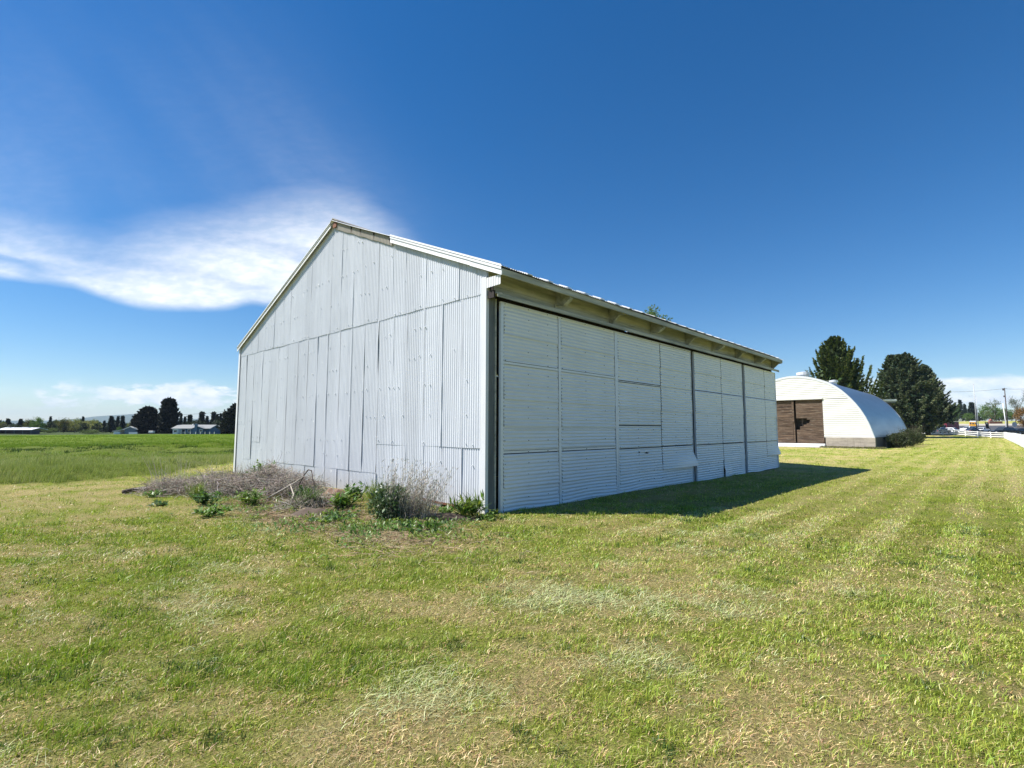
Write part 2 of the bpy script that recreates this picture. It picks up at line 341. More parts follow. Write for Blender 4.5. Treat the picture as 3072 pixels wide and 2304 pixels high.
# ------------------------------------------------------------------ lawn colour maps (real patches of green, straw and soil)
def maps(x,y):
    q1=.73*x+.685*y;q2=-.685*x+.73*y; d=fbm(q1*.8+.8*fbm(x,y,1.5,2,40),q2*1.05,.75,5,21); d2=fbm(q1*.6,q2*1.3,.20,3,22); big=fbm(x,y,5.5,2,23)
    dry=sst(.335,.64,d*.46+d2*.34+big*.20+.01)
    st=.5+.5*np.sin((x+.25*fbm(x,y,7,2,30))*2*math.pi/.95); far=sst(6,22,y)*sst(1.2,2.5,x)
    far=sst(-4,5,y)*sst(1.2,2.6,x); row=sst(.4,.95,st)*sst(.36,.62,fbm(x*2.2,y*.30,1.,3,31))
    dry=dry*(1-.4*far)+far*.28*row
    lush=sst(.50,.68,fbm(x,y,.75,3,24))*(1-dry)
    clip=sst(.56,.72,fbm(x*.9,y*1.6,.8,4,27))*sst(.48,.6,fbm(x,y,2.6,2,28)+.04*np.exp(-((x-4)**2+(y+2.2)**2)/4.))
    clip=clip*.38
    for (cx,cy,rx,ry,w) in ((4.15,-2.75,.95,.42,1.),(5.1,-2.4,.7,.3,.8),(4.5,-4.9,.5,.3,.7),(5.5,-3.5,.6,.3,.6)):
        u=.73*(x-cx)+.685*(y-cy);v=-.685*(x-cx)+.73*(y-cy); clip=np.maximum(clip,w*np.exp(-((u/rx)**2+(v/ry)**2))*sst(.3,.55,fbm(x,y,.4,3,29)))
    clip=np.maximum(clip,far*.24*row)
    soil=np.exp(-(((x+2.6)/3.2)**2+((y+2.5)/.75)**2))*1.1+np.exp(-(((x+4.2)/4.)**2+((y+1.2)/1.2)**2))+.8*np.exp(-(((x+.6)/1.0)**2+((y+.7)/.5)**2))
    soil=np.clip(soil*(-.05+1.5*fbm(x,y,.6,3,26)),0,1)*(y<.2)
    m=meadow(x,y)
    return dry*(1-m),lush,clip*(1-m),soil,m
GREEN=np.array([.300,.362,.050]);LUSH=np.array([.225,.312,.038]);STRAW=np.array([.74,.57,.29]);CLIP=np.array([.52,.55,.28]);BROWN=np.array([.36,.23,.105]);WEEDY=np.array([.06,.115,.028]);SOIL=np.array([.17,.115,.078])
MEAD=np.array([.235,.305,.050]);HAY=np.array([.185,.265,.022]);SEED=np.array([.42,.42,.20])
def mixc(a,b,t): return a+(b-a)*np.asarray(t)[...,None]
def lawn_col(x,y):
    dry,lush,clip,soil,m=maps(x,y)
    c=mixc(np.broadcast_to(GREEN,(*np.shape(x),3)),LUSH,lush*.8); c=mixc(c,STRAW*.85,dry*.75); c=mixc(c,CLIP*.45,clip*.4); c=mixc(c,SOIL*(.8+.5*fbm(x,y,.25,3,50))[...,None],soil)
    hay=sst(-2,3,hayline(y)-x)
    mc=mixc(np.broadcast_to(MEAD,c.shape),SEED,.5*sst(.45,.7,fbm(x,y,4,3,51))*sst(-34,-20,x)); mc=mixc(mc,HAY,hay); mc=mc*(.82+.36*fbm(x,y*1.,14,3,52))[...,None]
    return mixc(c,mc,m)
# ------------------------------------------------------------------ ground sheet (finer towards the place the photo shows)
def make_ground():
    nA=900;ang=np.concatenate([np.linspace(-1.05,1.05,nA),np.linspace(1.05,2*math.pi-1.05,70)[1:-1]])
    rad=np.concatenate([[0.],np.geomspace(.6,9000,330)])
    A,Rr=np.meshgrid(ang,rad,indexing='ij')
    th=math.pi/2+YAW-A      # angle measured clockwise from view azimuth
    X=CAM[0]+Rr*np.cos(th);Y=CAM[1]+Rr*np.sin(th);Z=gz(X,Y)
    V=np.stack([X,Y,Z],-1).reshape(-1,3);n,m=X.shape;idx=np.arange(n*m).reshape(n,m);nx=np.roll(idx,-1,0)
    Fc=np.stack([idx[:,:-1],nx[:,:-1],nx[:,1:],idx[:,1:]],-1).reshape(-1,4)[:, ::-1]
    C=lawn_col(X,Y).reshape(-1,3)*np.where(meadow(X,Y).reshape(-1,1)>.5,.5+.4*sst(60,150,np.hypot(X,Y)).reshape(-1,1),.54+.36*sst(10,40,np.hypot(X-7,Y+7)).reshape(-1,1))  # ground colour darkened beneath the blades, painting shade into the gaps
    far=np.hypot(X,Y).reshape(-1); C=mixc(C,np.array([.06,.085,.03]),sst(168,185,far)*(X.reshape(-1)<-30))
    def f(T):
        o=T.obj();a=T.attr('col').outputs['Color']
        n1=T.noise(o,28.,5,.7);n2=T.noise(o,2.4,5,.65)
        k=T.add(.55,T.mul(n1,.9));col=T.mix(1.,a,T.comb(k,k,k),'MULTIPLY');k=T.add(.72,T.mul(n2,.56));col=T.mix(1.,col,T.comb(k,k,T.mul(k,.95)),'MULTIPLY')
        return pbsdf(T,col,.95,0.,.1,bump=T.add(n1,T.mul(n2,2.)),bstr=.9,bdist=.06)
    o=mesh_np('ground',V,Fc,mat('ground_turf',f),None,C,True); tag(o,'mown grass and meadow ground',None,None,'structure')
make_ground()
M_GRASS=M_leaf('grass_blade',.22,.42,.40,.0)
def blades(x,y,h,w,lean,col,three=True,lay=None):
    n=len(x);z=gz(x,y)-.008; stp=np.sin((x+.25*fbm(x,y,7,2,30))*2*math.pi/.95)>0; rowz=(sst(-4,5,y)*sst(1.0,2.2,x)>RNG.uniform(0,1,n)); az=np.where(RNG.uniform(0,1,n)<.55,.75+RNG.normal(size=n)*.8,RNG.uniform(0,2*math.pi,n)); az=np.where(rowz,np.where(stp,1.57,-1.57)+RNG.normal(size=n)*1.15,az); fa=RNG.uniform(0,2*math.pi,n)
    d=np.stack([np.cos(az),np.sin(az),np.zeros(n)],1); sd=np.stack([np.cos(fa),np.sin(fa),np.zeros(n)],1)*(w/2)[:,None]
    P=np.stack([x,y,z],1); up=np.array([0,0,1.])
    lh=(h*lean)[:,None]*d; vh=(h*np.sqrt(np.clip(1-lean**2*.8,.02,1)))[:,None]*up
    if three:
        mid=P+vh*.6+lh*.28; tip=P+vh*.93+lh
        V=np.stack([P-sd,P+sd,mid-sd*.8,mid+sd*.8,tip],1).reshape(-1,3); b=np.arange(n)[:,None]*5
        Fc=np.concatenate([b+[0,1,2],b+[1,3,2],b+[2,3,4]],1).reshape(-1,3); C=np.repeat(col,5,0)
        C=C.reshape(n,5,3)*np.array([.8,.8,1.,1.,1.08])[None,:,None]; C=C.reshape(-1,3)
    else:
        tip=P+vh+lh; V=np.stack([P-sd,P+sd,tip],1).reshape(-1,3); Fc=np.arange(3*n).reshape(n,3); C=np.repeat(col,3,0)
    return V,Fc,C
def inside(x,y):
    b=(x>-13.55)&(x<.12)&(y>-.02)&(y<18.4); q=(x>-12.9)&(x<0.)&(y>46.2)&(y<72); return b|q
def wedge(n,r0,r1,a0=-.98,a1=.95):
    r=np.sqrt(RNG.uniform(r0*r0,r1*r1,n)); a=RNG.uniform(a0,a1,n); th=math.pi/2+YAW-a
    return CAM[0]+r*np.cos(th),CAM[1]+r*np.sin(th),r
def make_lawn():
    parts=[]
    for r0,r1,dens,w,hh,three in ((1.2,4.2,7600,.0050,.060,True),(4.2,7.,4400,.0064,.062,True),(7.,12.,2000,.0095,.062,True),(12,24,520,.016,.065,False),(24,48,120,.03,.07,False),(48,140,15,.065,.08,False)):
        n=int(dens*.5*1.93*(r1*r1-r0*r0)); x,y,r=wedge(n,r0,r1)
        dry,lush,clip,soil,m=maps(x,y); k=RNG.uniform(0,1,n)
        keep=(~inside(x,y))&(m<.5)&(k>soil*.93)&(y<131)&(RNG.uniform(0,1,n)>.12*dry)
        x,y,dry,lush,clip=x[keep],y[keep],dry[keep],lush[keep],clip[keep]; n=len(x)
        straw=RNG.uniform(0,1,n)<(.20+.62*dry); cut=(RNG.uniform(0,1,n)<clip*.75)
        c=mixc(jit(GREEN,n,.35),jit(LUSH,n,.3),lush); c=np.where((RNG.uniform(0,1,n)<.22)[:,None],jit([.42,.48,.075],n,.25),c)
        c[straw]=np.where((RNG.uniform(0,1,int(straw.sum()))<.22)[:,None],jit(BROWN,int(straw.sum()),.35),jit(STRAW,int(straw.sum()),.35)); dk=(fbm(x,y,.22,2,140)>.74)&(RNG.uniform(0,1,n)<.6)&~cut; c[dk]=jit(WEEDY,int(dk.sum()),.3); c[cut]=jit(CLIP,int(cut.sum()),.3)
        h=hh*RNG.uniform(.4,1.2,n)*(1+.35*lush)*(1-.25*dry)*np.where(RNG.uniform(0,1,n)<.05,1.5,1.)*.88; lean=RNG.uniform(.15,.9,n)**1.0; tuf=fbm(x,y,.11,2,201); h=h*np.clip(.5+2.0*(tuf-.28),.5,1.6)
        lay=straw|cut; lean[lay]=RNG.uniform(.85,1.1,int(lay.sum())); h[lay]*=RNG.uniform(.6,1.1,int(lay.sum()))
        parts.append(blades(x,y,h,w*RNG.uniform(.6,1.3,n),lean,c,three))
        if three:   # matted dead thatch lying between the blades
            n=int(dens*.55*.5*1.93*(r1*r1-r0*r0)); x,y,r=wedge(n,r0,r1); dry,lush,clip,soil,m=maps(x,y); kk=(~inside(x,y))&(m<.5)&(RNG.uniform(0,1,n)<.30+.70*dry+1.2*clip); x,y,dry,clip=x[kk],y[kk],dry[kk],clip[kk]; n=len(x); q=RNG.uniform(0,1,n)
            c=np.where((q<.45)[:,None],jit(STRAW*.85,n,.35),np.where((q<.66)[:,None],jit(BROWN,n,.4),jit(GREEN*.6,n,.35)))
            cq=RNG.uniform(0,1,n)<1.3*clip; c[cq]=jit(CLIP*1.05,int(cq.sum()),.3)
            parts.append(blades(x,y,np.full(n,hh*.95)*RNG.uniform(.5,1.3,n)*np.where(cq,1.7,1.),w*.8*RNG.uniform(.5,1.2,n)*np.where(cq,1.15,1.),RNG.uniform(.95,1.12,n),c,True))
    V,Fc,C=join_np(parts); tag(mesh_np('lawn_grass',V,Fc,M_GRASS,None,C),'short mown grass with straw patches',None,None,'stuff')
make_lawn()
M_MEADOW=M_leaf('meadow_blade',.18,.55,.2,.0)
def make_meadow():
    parts=[]
    for r0,r1,dens,w,hh in ((12,24,600,.014,.23),(24,40,260,.021,.30),(40,75,85,.034,.26),(75,172,13,.06,.22)):
        a0,a1=-1.02,-.26; n=int(dens*.5*(a1-a0)*(r1*r1-r0*r0)); x,y,r=wedge(n,r0,r1,a0,a1)
        m=meadow(x,y); hay=sst(-2,3,hayline(y)-x); hgt=fbm(x,y,1.7,3,60)
        zone=sst(-26,-21,x)   # tallest next to the mowing edge
        keep=(m>.45)&(~inside(x,y))&(np.hypot(x,y)<166)&(RNG.uniform(0,1,n)<(.7+.3*np.maximum(zone,hay)))
        x,y,hay,hgt,zone=x[keep],y[keep],hay[keep],hgt[keep],zone[keep]; n=len(x)
        c=jit(MEAD,n,.3); sd=RNG.uniform(0,1,n)<.38*sst(.42,.65,fbm(x,y,4,3,51))*(1-hay); c[sd]=jit(SEED,int(sd.sum()),.25); dkp=(fbm(x,y*1.4,2.6,3,180)>.56)&(np.abs(x-hayline(y)-4)<9)&(RNG.uniform(0,1,n)<.85); c[dkp]=jit((.055,.10,.022),int(dkp.sum()),.3); hb=(RNG.uniform(0,1,n)<hay)&~dkp; c[hb]=jit(HAY,int(hb.sum()),.22)
        h=hh*RNG.uniform(.5,1.15,n)*np.clip(.1+2.6*(hgt-.25),.15,1.9)*(.45+.55*np.maximum(zone,.55*hay))
        h=np.where(dkp,h*1.9,h); Vb,Fb,Cb=blades(x,y,h,w*RNG.uniform(.6,1.3,n),RNG.uniform(.1,.6,n),c,False); Cb=Cb.reshape(n,3,3); Cb[:,2]=np.where(dkp[:,None],Cb[:,2],Cb[:,2]*(1-.7*zone[:,None])+(SEED*zone[:,None]+np.array([.16,.2,.04])*.5*(1-zone[:,None]))*.72); parts.append((Vb,Fb,Cb.reshape(-1,3)))
    V,Fc,C=join_np(parts); tag(mesh_np('meadow_grass',V,Fc,M_MEADOW,None,C),'long unmown meadow grass',None,None,'stuff')
make_meadow()
# ================================================================== the barn
M_WALL=M_painted_metal('wall_painted_steel',(.60,.625,.665),(.46,.49,.535),.0,(9,9,.22),sheets=.66)
M_DOOR=M_painted_metal('door_painted_steel',(.735,.755,.79),(.64,.66,.69),.08,(5,.3,5),rough=.34,spec=.6,dabs=False)
M_TRIM=M_painted_metal('white_trim_steel',(.80,.80,.80),(.68,.69,.71),0.,(1,1,1),rough=.35,dabs=False)
M_CORN=M_painted_metal('corner_steel',(.68,.69,.71),(.58,.60,.63),0.,(6,6,.3),rough=.4,dabs=False)
M_ROOF=M_painted_metal('roof_steel',(.66,.67,.68),(.5,.5,.5),.1,(3,.3,3),rough=.35,dabs=False)
M_CREAM=M_wood('weathered_cream_wood',(.52,.51,.43),(.28,.29,.25),(0,1,0),.75,7.)
M_GREYW=M_wood('grey_post_wood',(.16,.175,.18),(.10,.11,.115),(0,0,1),.8,12.)
M_BARE=M_painted_metal('bare_galvanised_end',(.36,.33,.28),(.12,.11,.10),.9,(16,16,.6),rough=.6,dabs=False)
M_RUST=M_plain('rusty_steel',(.20,.085,.05),.85,0.,.4,14.)
M_DARKW=M_wood('dark_timber',(.055,.045,.04),(.035,.03,.03),(0,0,1),.9,10.)
M_NAIL=M_plain('white_painted_nail',(.82,.83,.84),.35,0.,.05)
M_NAILD=M_plain('zinc_nail',(.10,.11,.115),.5,.3,.1)
def roofz(x): return 7.67-.42*(x+6.37) if x>-6.37 else 7.67-.406*(-6.37-x)
barn=thing('barn','large metal clad barn with a corrugated gable end and a long wall of sliding doors','barn',(0,0,0))
PIT=.0677
def gable_sheets():
    V=[];Fc=[];C=[];k=0
    def sheet(x0,x1,zb,zt,off,edge):
        nonlocal k
        xs=np.arange(x0-.02,x1+.03,PIT/6); nz=14; rows=[]
        t=np.linspace(0,1,nz)
        ztop=np.array([zt if zt is not None else roofz(x)-.03 for x in xs]); zbot=np.array([zb(x) if callable(zb) else zb for x in xs])
        X=np.repeat(xs[:,None],nz,1);Z=zbot[:,None]+(ztop-zbot)[:,None]*t[None]
        sd=int(RNG.integers(1,9999))
        e=edge*(.1+1.3*vn(Z*2.1,Z*0+.5,sd)**2); ramp=sst(x1-.07,x1+.02,X)
        Y=-.0085*np.sin(2*math.pi*X/PIT)-off*(1-t[None]*.8)-e*ramp-.004-.012*(vn(X*.9,Z*.8,sd+5)-.5)
        V.append(np.stack([X,Y,Z],-1).reshape(-1,3)); n,m=X.shape; idx=np.arange(n*m).reshape(n,m)+k; k+=n*m
        Fc.append(np.stack([idx[:-1,:-1],idx[1:,:-1],idx[1:,1:],idx[:-1,1:]],-1).reshape(-1,4))
    up=[-13.57,-12.51,-11.86,-11.2,-10.49,-9.81,-9.25,-8.53,-7.8,-7.13,-6.53,-5.95,-5.27,-4.63,-4.03,-3.38,-2.83,-2.03,-1.47,-.88,-.35,-.02]
    mid=[-13.57,-12.85,-12.13,-11.36,-10.72,-10.03,-9.3,-8.55,-7.88,-7.25,-6.62,-5.92,-5.27,-4.61,-3.95,-3.3,-2.73,-2.06,-1.42,-.78,-.02]
    wob=lambda x:4.385+.006*math.sin(x*2.1)+.006*math.sin(x*5.3)
    strong={-12.85:.035,-11.36:.02,-9.3:.026,-7.88:.024,-7.25:.018,-6.62:.024,-5.92:.02,-5.27:.02,-4.61:.014,-3.95:.040,-2.73:.014,-1.42:.014,-.78:.012}
    for a,b in zip(up[:-1],up[1:]): sheet(a,b,wob,None,.011,float(RNG.uniform(.002,.010)))
    for a,b in zip(mid[:-1],mid[1:]):
        ed=strong.get(b,float(RNG.uniform(.005,.014)))
        lo=1.27 if a>=-3.96 else (1.82 if a<-13 else (1.19 if -12.2<a<-10.1 else .56))
        sheet(a,b,lambda x,lo=lo:lo+.005*math.sin(x*3),4.40,.006,ed)
        sheet(a+.03,b+.03 if b<-.1 else b,(lambda x:-.06) if a<-2. or b>-.3 else (lambda x:.13+.05*math.sin(x*1.4)),lo+.02,.003,strong.get(b,.01)*.7)
    Vn=np.concatenate(V);Fn=np.concatenate(Fc)
    return mesh_np('gable_wall',Vn,Fn,M_WALL,barn,None,True)
gw=gable_sheets()
nb=MB()
for z in (.32,.95,1.36,1.95,2.65,3.3,3.95,4.46,5.2,5.95,6.7):
    for x in np.arange(-13.4,-.2,PIT*3):
        if RNG.uniform()<.32 and z<roofz(x)-.3:
            xx=round(x/PIT)*PIT+PIT*.25; r=.006+.007*RNG.uniform(); y=-.0085-.02
            nb.cyl((xx,y-.008,z+RNG.uniform(-.03,.03)),r,.02,'y',6)
o=nb.build('nail_heads',M_NAIL,gw); o['kind']='stuff'
# corner flashings
c=MB(); c.box(-.135,.0,-.050,-.036,-.04,4.70); c.box(.0,.012,-.050,.03,-.04,4.70); c.build('corner_flashing',M_CORN,barn)
c=MB(); c.box(-13.62,-13.50,-.050,-.036,-.04,4.75); c.box(-13.632,-13.62,-.050,.1,-.04,4.75); c.build('corner_flashing',M_CORN,barn)
c=MB(); c.box(-.10,.02,.03,.20,-.05,4.75); c.build('corner_post',M_GREYW,barn)
c=MB(); c.box(.02,.045,.185,.215,-.05,4.28); c.build('door_jamb',M_CREAM,barn)
# rusty lower lip of the gable where the earth has been dug away
lip=[]
for x in np.arange(-2.05,-.30,PIT/6):
    z0=.125+.05*math.sin(x*1.4); y=-.0085*math.sin(2*math.pi*x/PIT)-.026
    lip.append([(x,y,z0-.012),(x,y-.002,z0+.035)])
MB().grid(lip).build('rusted_edge',M_RUST,gw,True)
# roof: two corrugated slopes
def slope(xa,xb,name):
    ys=np.arange(-.14,18.16,PIT/5); xs=np.linspace(xa,xb,9); X,Y=np.meshgrid(xs,ys,indexing='ij')
    Z=np.vectorize(roofz)(X)+.012*np.sin(2*math.pi*Y/PIT)+.012+.03*(vn(X*.4,Y*.5,77)-.5)
    V=np.stack([X,Y,Z],-1).reshape(-1,3); n,m=X.shape; idx=np.arange(n*m).reshape(n,m)
    return mesh_np(name,V,np.stack([idx[:-1,:-1],idx[1:,:-1],idx[1:,1:],idx[:-1,1:]],-1).reshape(-1,4),M_ROOF,barn,None,True)
slope(-6.37,.53,'roof'); slope(-6.37,-13.66,'roof')
for y in np.arange(.6,18,.67): MB().prism([(.30,roofz(.30)+.022),(.545,roofz(.545)+.022),(.545,roofz(.545)+.04),(.30,roofz(.30)+.042)],'y',y,y+.16).build('roof_lap',M_TRIM,barn)
rc=MB(); rc.prism([(-6.62,roofz(-6.62)+.03),(-6.37,7.73),(-6.12,roofz(-6.12)+.03),(-6.12,roofz(-6.12)+.05),(-6.37,7.755),(-6.62,roofz(-6.62)+.05)],'y',-.12,18.15); rc.build('ridge_cap',M_BARE,barn)
# barge flashing, right slope (stops short of the apex) and left slope
def barge(xa,xb,h1,h2,yo):
    b=MB(); za,zb=roofz(xa),roofz(xb)
    b.vs([(xa,yo,za+.05),(xb,yo,zb+.05),(xb,yo,zb+.05-h1),(xa,yo,za+.05-h1),(xa,yo+.012,za+.05),(xb,yo+.012,zb+.05),(xb,yo+.012,zb+.05-h1),(xa,yo+.012,za+.05-h1)],[(0,1,2,3),(7,6,5,4),(0,3,7,4),(1,5,6,2),(3,2,6,7)])
    b.vs([(xa,yo,za+.0505),(xb,yo,zb+.0505),(xb,yo+.22,zb+.058),(xa,yo+.22,za+.058)],[(0,1,2,3)])
    y2=yo+.022
    b.vs([(xa,y2,za+.06-h1),(xb,y2,zb+.06-h1),(xb,y2-.012,zb+.05-h1-h2),(xa,y2-.012,za+.05-h1-h2),(xa,y2+.02,za+.06-h1),(xb,y2+.02,zb+.06-h1),(xb,y2+.01,zb+.05-h1-h2),(xa,y2+.01,za+.05-h1-h2)],[(0,1,2,3),(7,6,5,4),(0,3,7,4),(1,5,6,2),(3,2,6,7)])
    return b
b=barge(-3.37,-.42,.10,.105,-.125); b2=barge(-.415,.50,.104,.108,-.128); b.vs(b2.v,b2.f); b.build('barge_flashing',M_TRIM,barn)
barge(-13.66,-6.50,.085,.085,-.125).build('barge_flashing',M_TRIM,barn)
# bare corrugated sheet ends near the apex, rust and gaps
P=[]
for x in np.arange(-6.40,-3.36,PIT/6):
    y=-.010*math.sin(2*math.pi*x/PIT)-.055; g=.04*float(vn(np.array(x*3.),np.array(.5),9)); zt=roofz(x)-.01; P.append([(x,y,zt-.19-g),(x,y-.004,zt-.08),(x,y,zt)])
MB().grid(P).build('bare_sheet_ends',M_BARE,barn,True)
k=MB(); k.box(-6.40,-6.20,-.09,-.07,7.46,7.62); k.build('ridge_block',M_RUST,barn)
for x,w in ((-5.42,.10),(-4.92,.07),(-4.25,.09),(-3.5,.06)): MB().vs([(x,-.072,roofz(x)-.01),(x+w,-.072,roofz(x+w)-.01),(x+w*.5,-.070,roofz(x)-.24)],[(0,2,1)]).build('torn_gap',M_DARKW,barn)
# eave over the doors: frieze boards, soffit, rafter tails, fascia, door track
k=MB()
for i,(z0,z1) in enumerate(((4.36,4.535),(4.54,4.715),(4.72,4.90))): k.box(.0,.030+.004*(i%2),.0,18.2,z0,z1)
k.build('frieze_boards',M_CREAM,barn)
k=MB(); k.vs([(.0,-.1,roofz(0)-.045),(.46,-.1,roofz(.46)-.045),(.46,18.1,roofz(.46)-.045),(.0,18.1,roofz(0)-.045),(.0,-.1,roofz(0)-.03),(.46,-.1,roofz(.46)-.03),(.46,18.1,roofz(.46)-.03),(.0,18.1,roofz(0)-.03)],[(0,1,2,3),(7,6,5,4),(0,4,5,1),(3,2,6,7),(1,5,6,2)]); k.build('soffit_boards',M_CREAM,barn)
k=MB(); k.box(.455,.495,-.09,18.08,4.635,4.765,.004); k.build('fascia_board',M_CREAM,barn)
for i,y in enumerate([2.22,4.46,6.74,9.06,11.3,13.55,15.85,18.05]):
    r=MB()
    if i%2==0:
        r.prism([(.038,4.52),(.26,4.47),(.45,4.60),(.45,roofz(.45)-.05),(.038,roofz(.038)-.05)],'y',y-.07,y+.05); r.box(.036,.06,y-.11,y+.14,4.40,4.52)
    else:
        r.prism([(.038,4.62),(.45,4.62),(.45,roofz(.45)-.05),(.038,roofz(.038)-.05)],'y',y-.05,y+.05); r.prism([(.038,4.42),(.12,4.42),(.34,4.615),(.038,4.615)],'y',y-.035,y+.035)
    r.build('rafter_tail',M_CREAM,barn)
k=MB(); k.prism([(.036,4.385),(.24,4.365),(.275,4.345),(.275,4.262),(.262,4.262),(.255,4.335),(.036,4.345)],'y',.02,18.32); k.build('door_track',M_CREAM,barn)
k=MB(); k.box(.036,.20,-.02,.02,4.25,4.40); k.box(.05,.12,.025,.05,4.40,4.62); k.build('track_end_block',M_DARKW,barn)
P=[[(x,-.07-.008*math.sin(2*math.pi*x/PIT),4.455+.03*(x-.05)),(x,-.07-.008*math.sin(2*math.pi*x/PIT),4.66)] for x in np.arange(.03,.44,PIT/6)]
MB().grid(P).build('eave_end_sheet',M_TRIM,barn,True)
# hidden sides: left wall, back wall
P=[[(-13.57-.0085*math.sin(2*math.pi*y/PIT),y,z) for z in (-.06,4.7)] for y in np.arange(0,18.2,PIT/4)]; MB().grid(P).build('side_wall',M_WALL,barn,True)
P=[[(x,18.2+.0085*math.sin(2*math.pi*x/PIT),-.15),(x,18.2+.0085*math.sin(2*math.pi*x/PIT),roofz(x)-.03)] for x in np.arange(-13.57,.0,PIT/4)]; MB().grid(P).build('back_wall',M_WALL,barn,True)
# sliding doors
DP=.0775
def skin(y0,y1,z0,z1,laps,xd,dents=None):
    e=[z0]+[l for l in laps if z0<l<z1]+[z1]; out=[]
    for i in range(len(e)-1): out.append(skin1(y0+.014,y1-.014,e[i],e[i+1]+(.02 if i<len(e)-2 else 0),[],xd,dents,1. if i>0 else 0.))
    return join_np(out)
def skin1(y0,y1,z0,z1,laps,xd,dents,oo):
    zs=np.arange(z0,z1+.001,DP/6); ys=np.linspace(y0,y1,13); Yg,Zg=np.meshgrid(ys,zs,indexing='ij')
    lap=np.array(sorted([z0]+[l for l in laps if z0<l<z1]+[z1])); ix=np.clip(np.searchsorted(lap,Zg,side='right')-1,0,len(lap)-2)
    fr=(Zg-lap[ix])/(lap[ix+1]-lap[ix])
    amp=np.full_like(Zg,.0075); X=xd+.004*(vn(Yg*.8,Zg*1.1,int(y0*37)+3)-.5)+.016*(1-fr)*oo
    Yo=Yg.copy(); Zo=Zg.copy()
    if dents: X,Yo,Zo,amp=dents(X,Yg,Zg,amp)
    X=X+amp*np.sin(2*math.pi*Zg/DP)
    n,m=X.shape; idx=np.arange(n*m).reshape(n,m)
    return np.stack([X,Yo,Zo],-1).reshape(-1,3),np.stack([idx[:-1,:-1],idx[1:,:-1],idx[1:,1:],idx[:-1,1:]],-1).reshape(-1,4),np.zeros((n*m,3))
def flap_b(X,Y,Z,a):   # lower sheet of the fourth panel pushed out and curled
    t=sst(1.05,.45,Z)*(.25+.75*sst(7.2,8.6,Y)); X=X+.085*t; Y=Y+.20*t*sst(8.4,9.2,Y); return X,Y,Z,a*(1-.9*t)
def crump(X,Y,Z,a): 
    t=sst(.75,.1,Z)*np.exp(-((Y-13.6+1.6)/.45)**2); X=X+.06*t+.035*t*(fbm(Y*3,Z*3,1.,3,91)-.5)*3; return X,Y,Z,a*(1-.5*t)
def flap_d(X,Y,Z,a):
    t=sst(1.05,.52,Z)*(.2+.8*sst(16.9,18.,Y)); X=X+.09*t; Y=Y+.14*t*sst(17.4,18.2,Y); return X,Y,Z,a*(1-.6*t)
def wavy(X,Y,Z,a):
    t=sst(.7,.0,Z); X=X+.05*t*(fbm(Y*1.3,Z*2,1.,3,int(Y[0,0]*3))-.4); return X,Y,Z+.02*t*np.sin(Y*2.3),a
doors=[('A',.105,[(.35,2.15),(2.24,4.545)],(.27,.35),(2.15,2.24),(4.545,4.625)),('B',.105,[(4.69,7.07),(7.075,9.22)],(4.63,4.69),None,(9.222,9.226)),
 ('C',.105,[(9.46,11.77),(11.775,13.95)],(9.454,9.458),None,(13.952,13.956)),('D',.105,[(14.22,16.66),(16.665,18.19)],(14.214,14.218),None,(18.19,18.235))]
lower=-.06
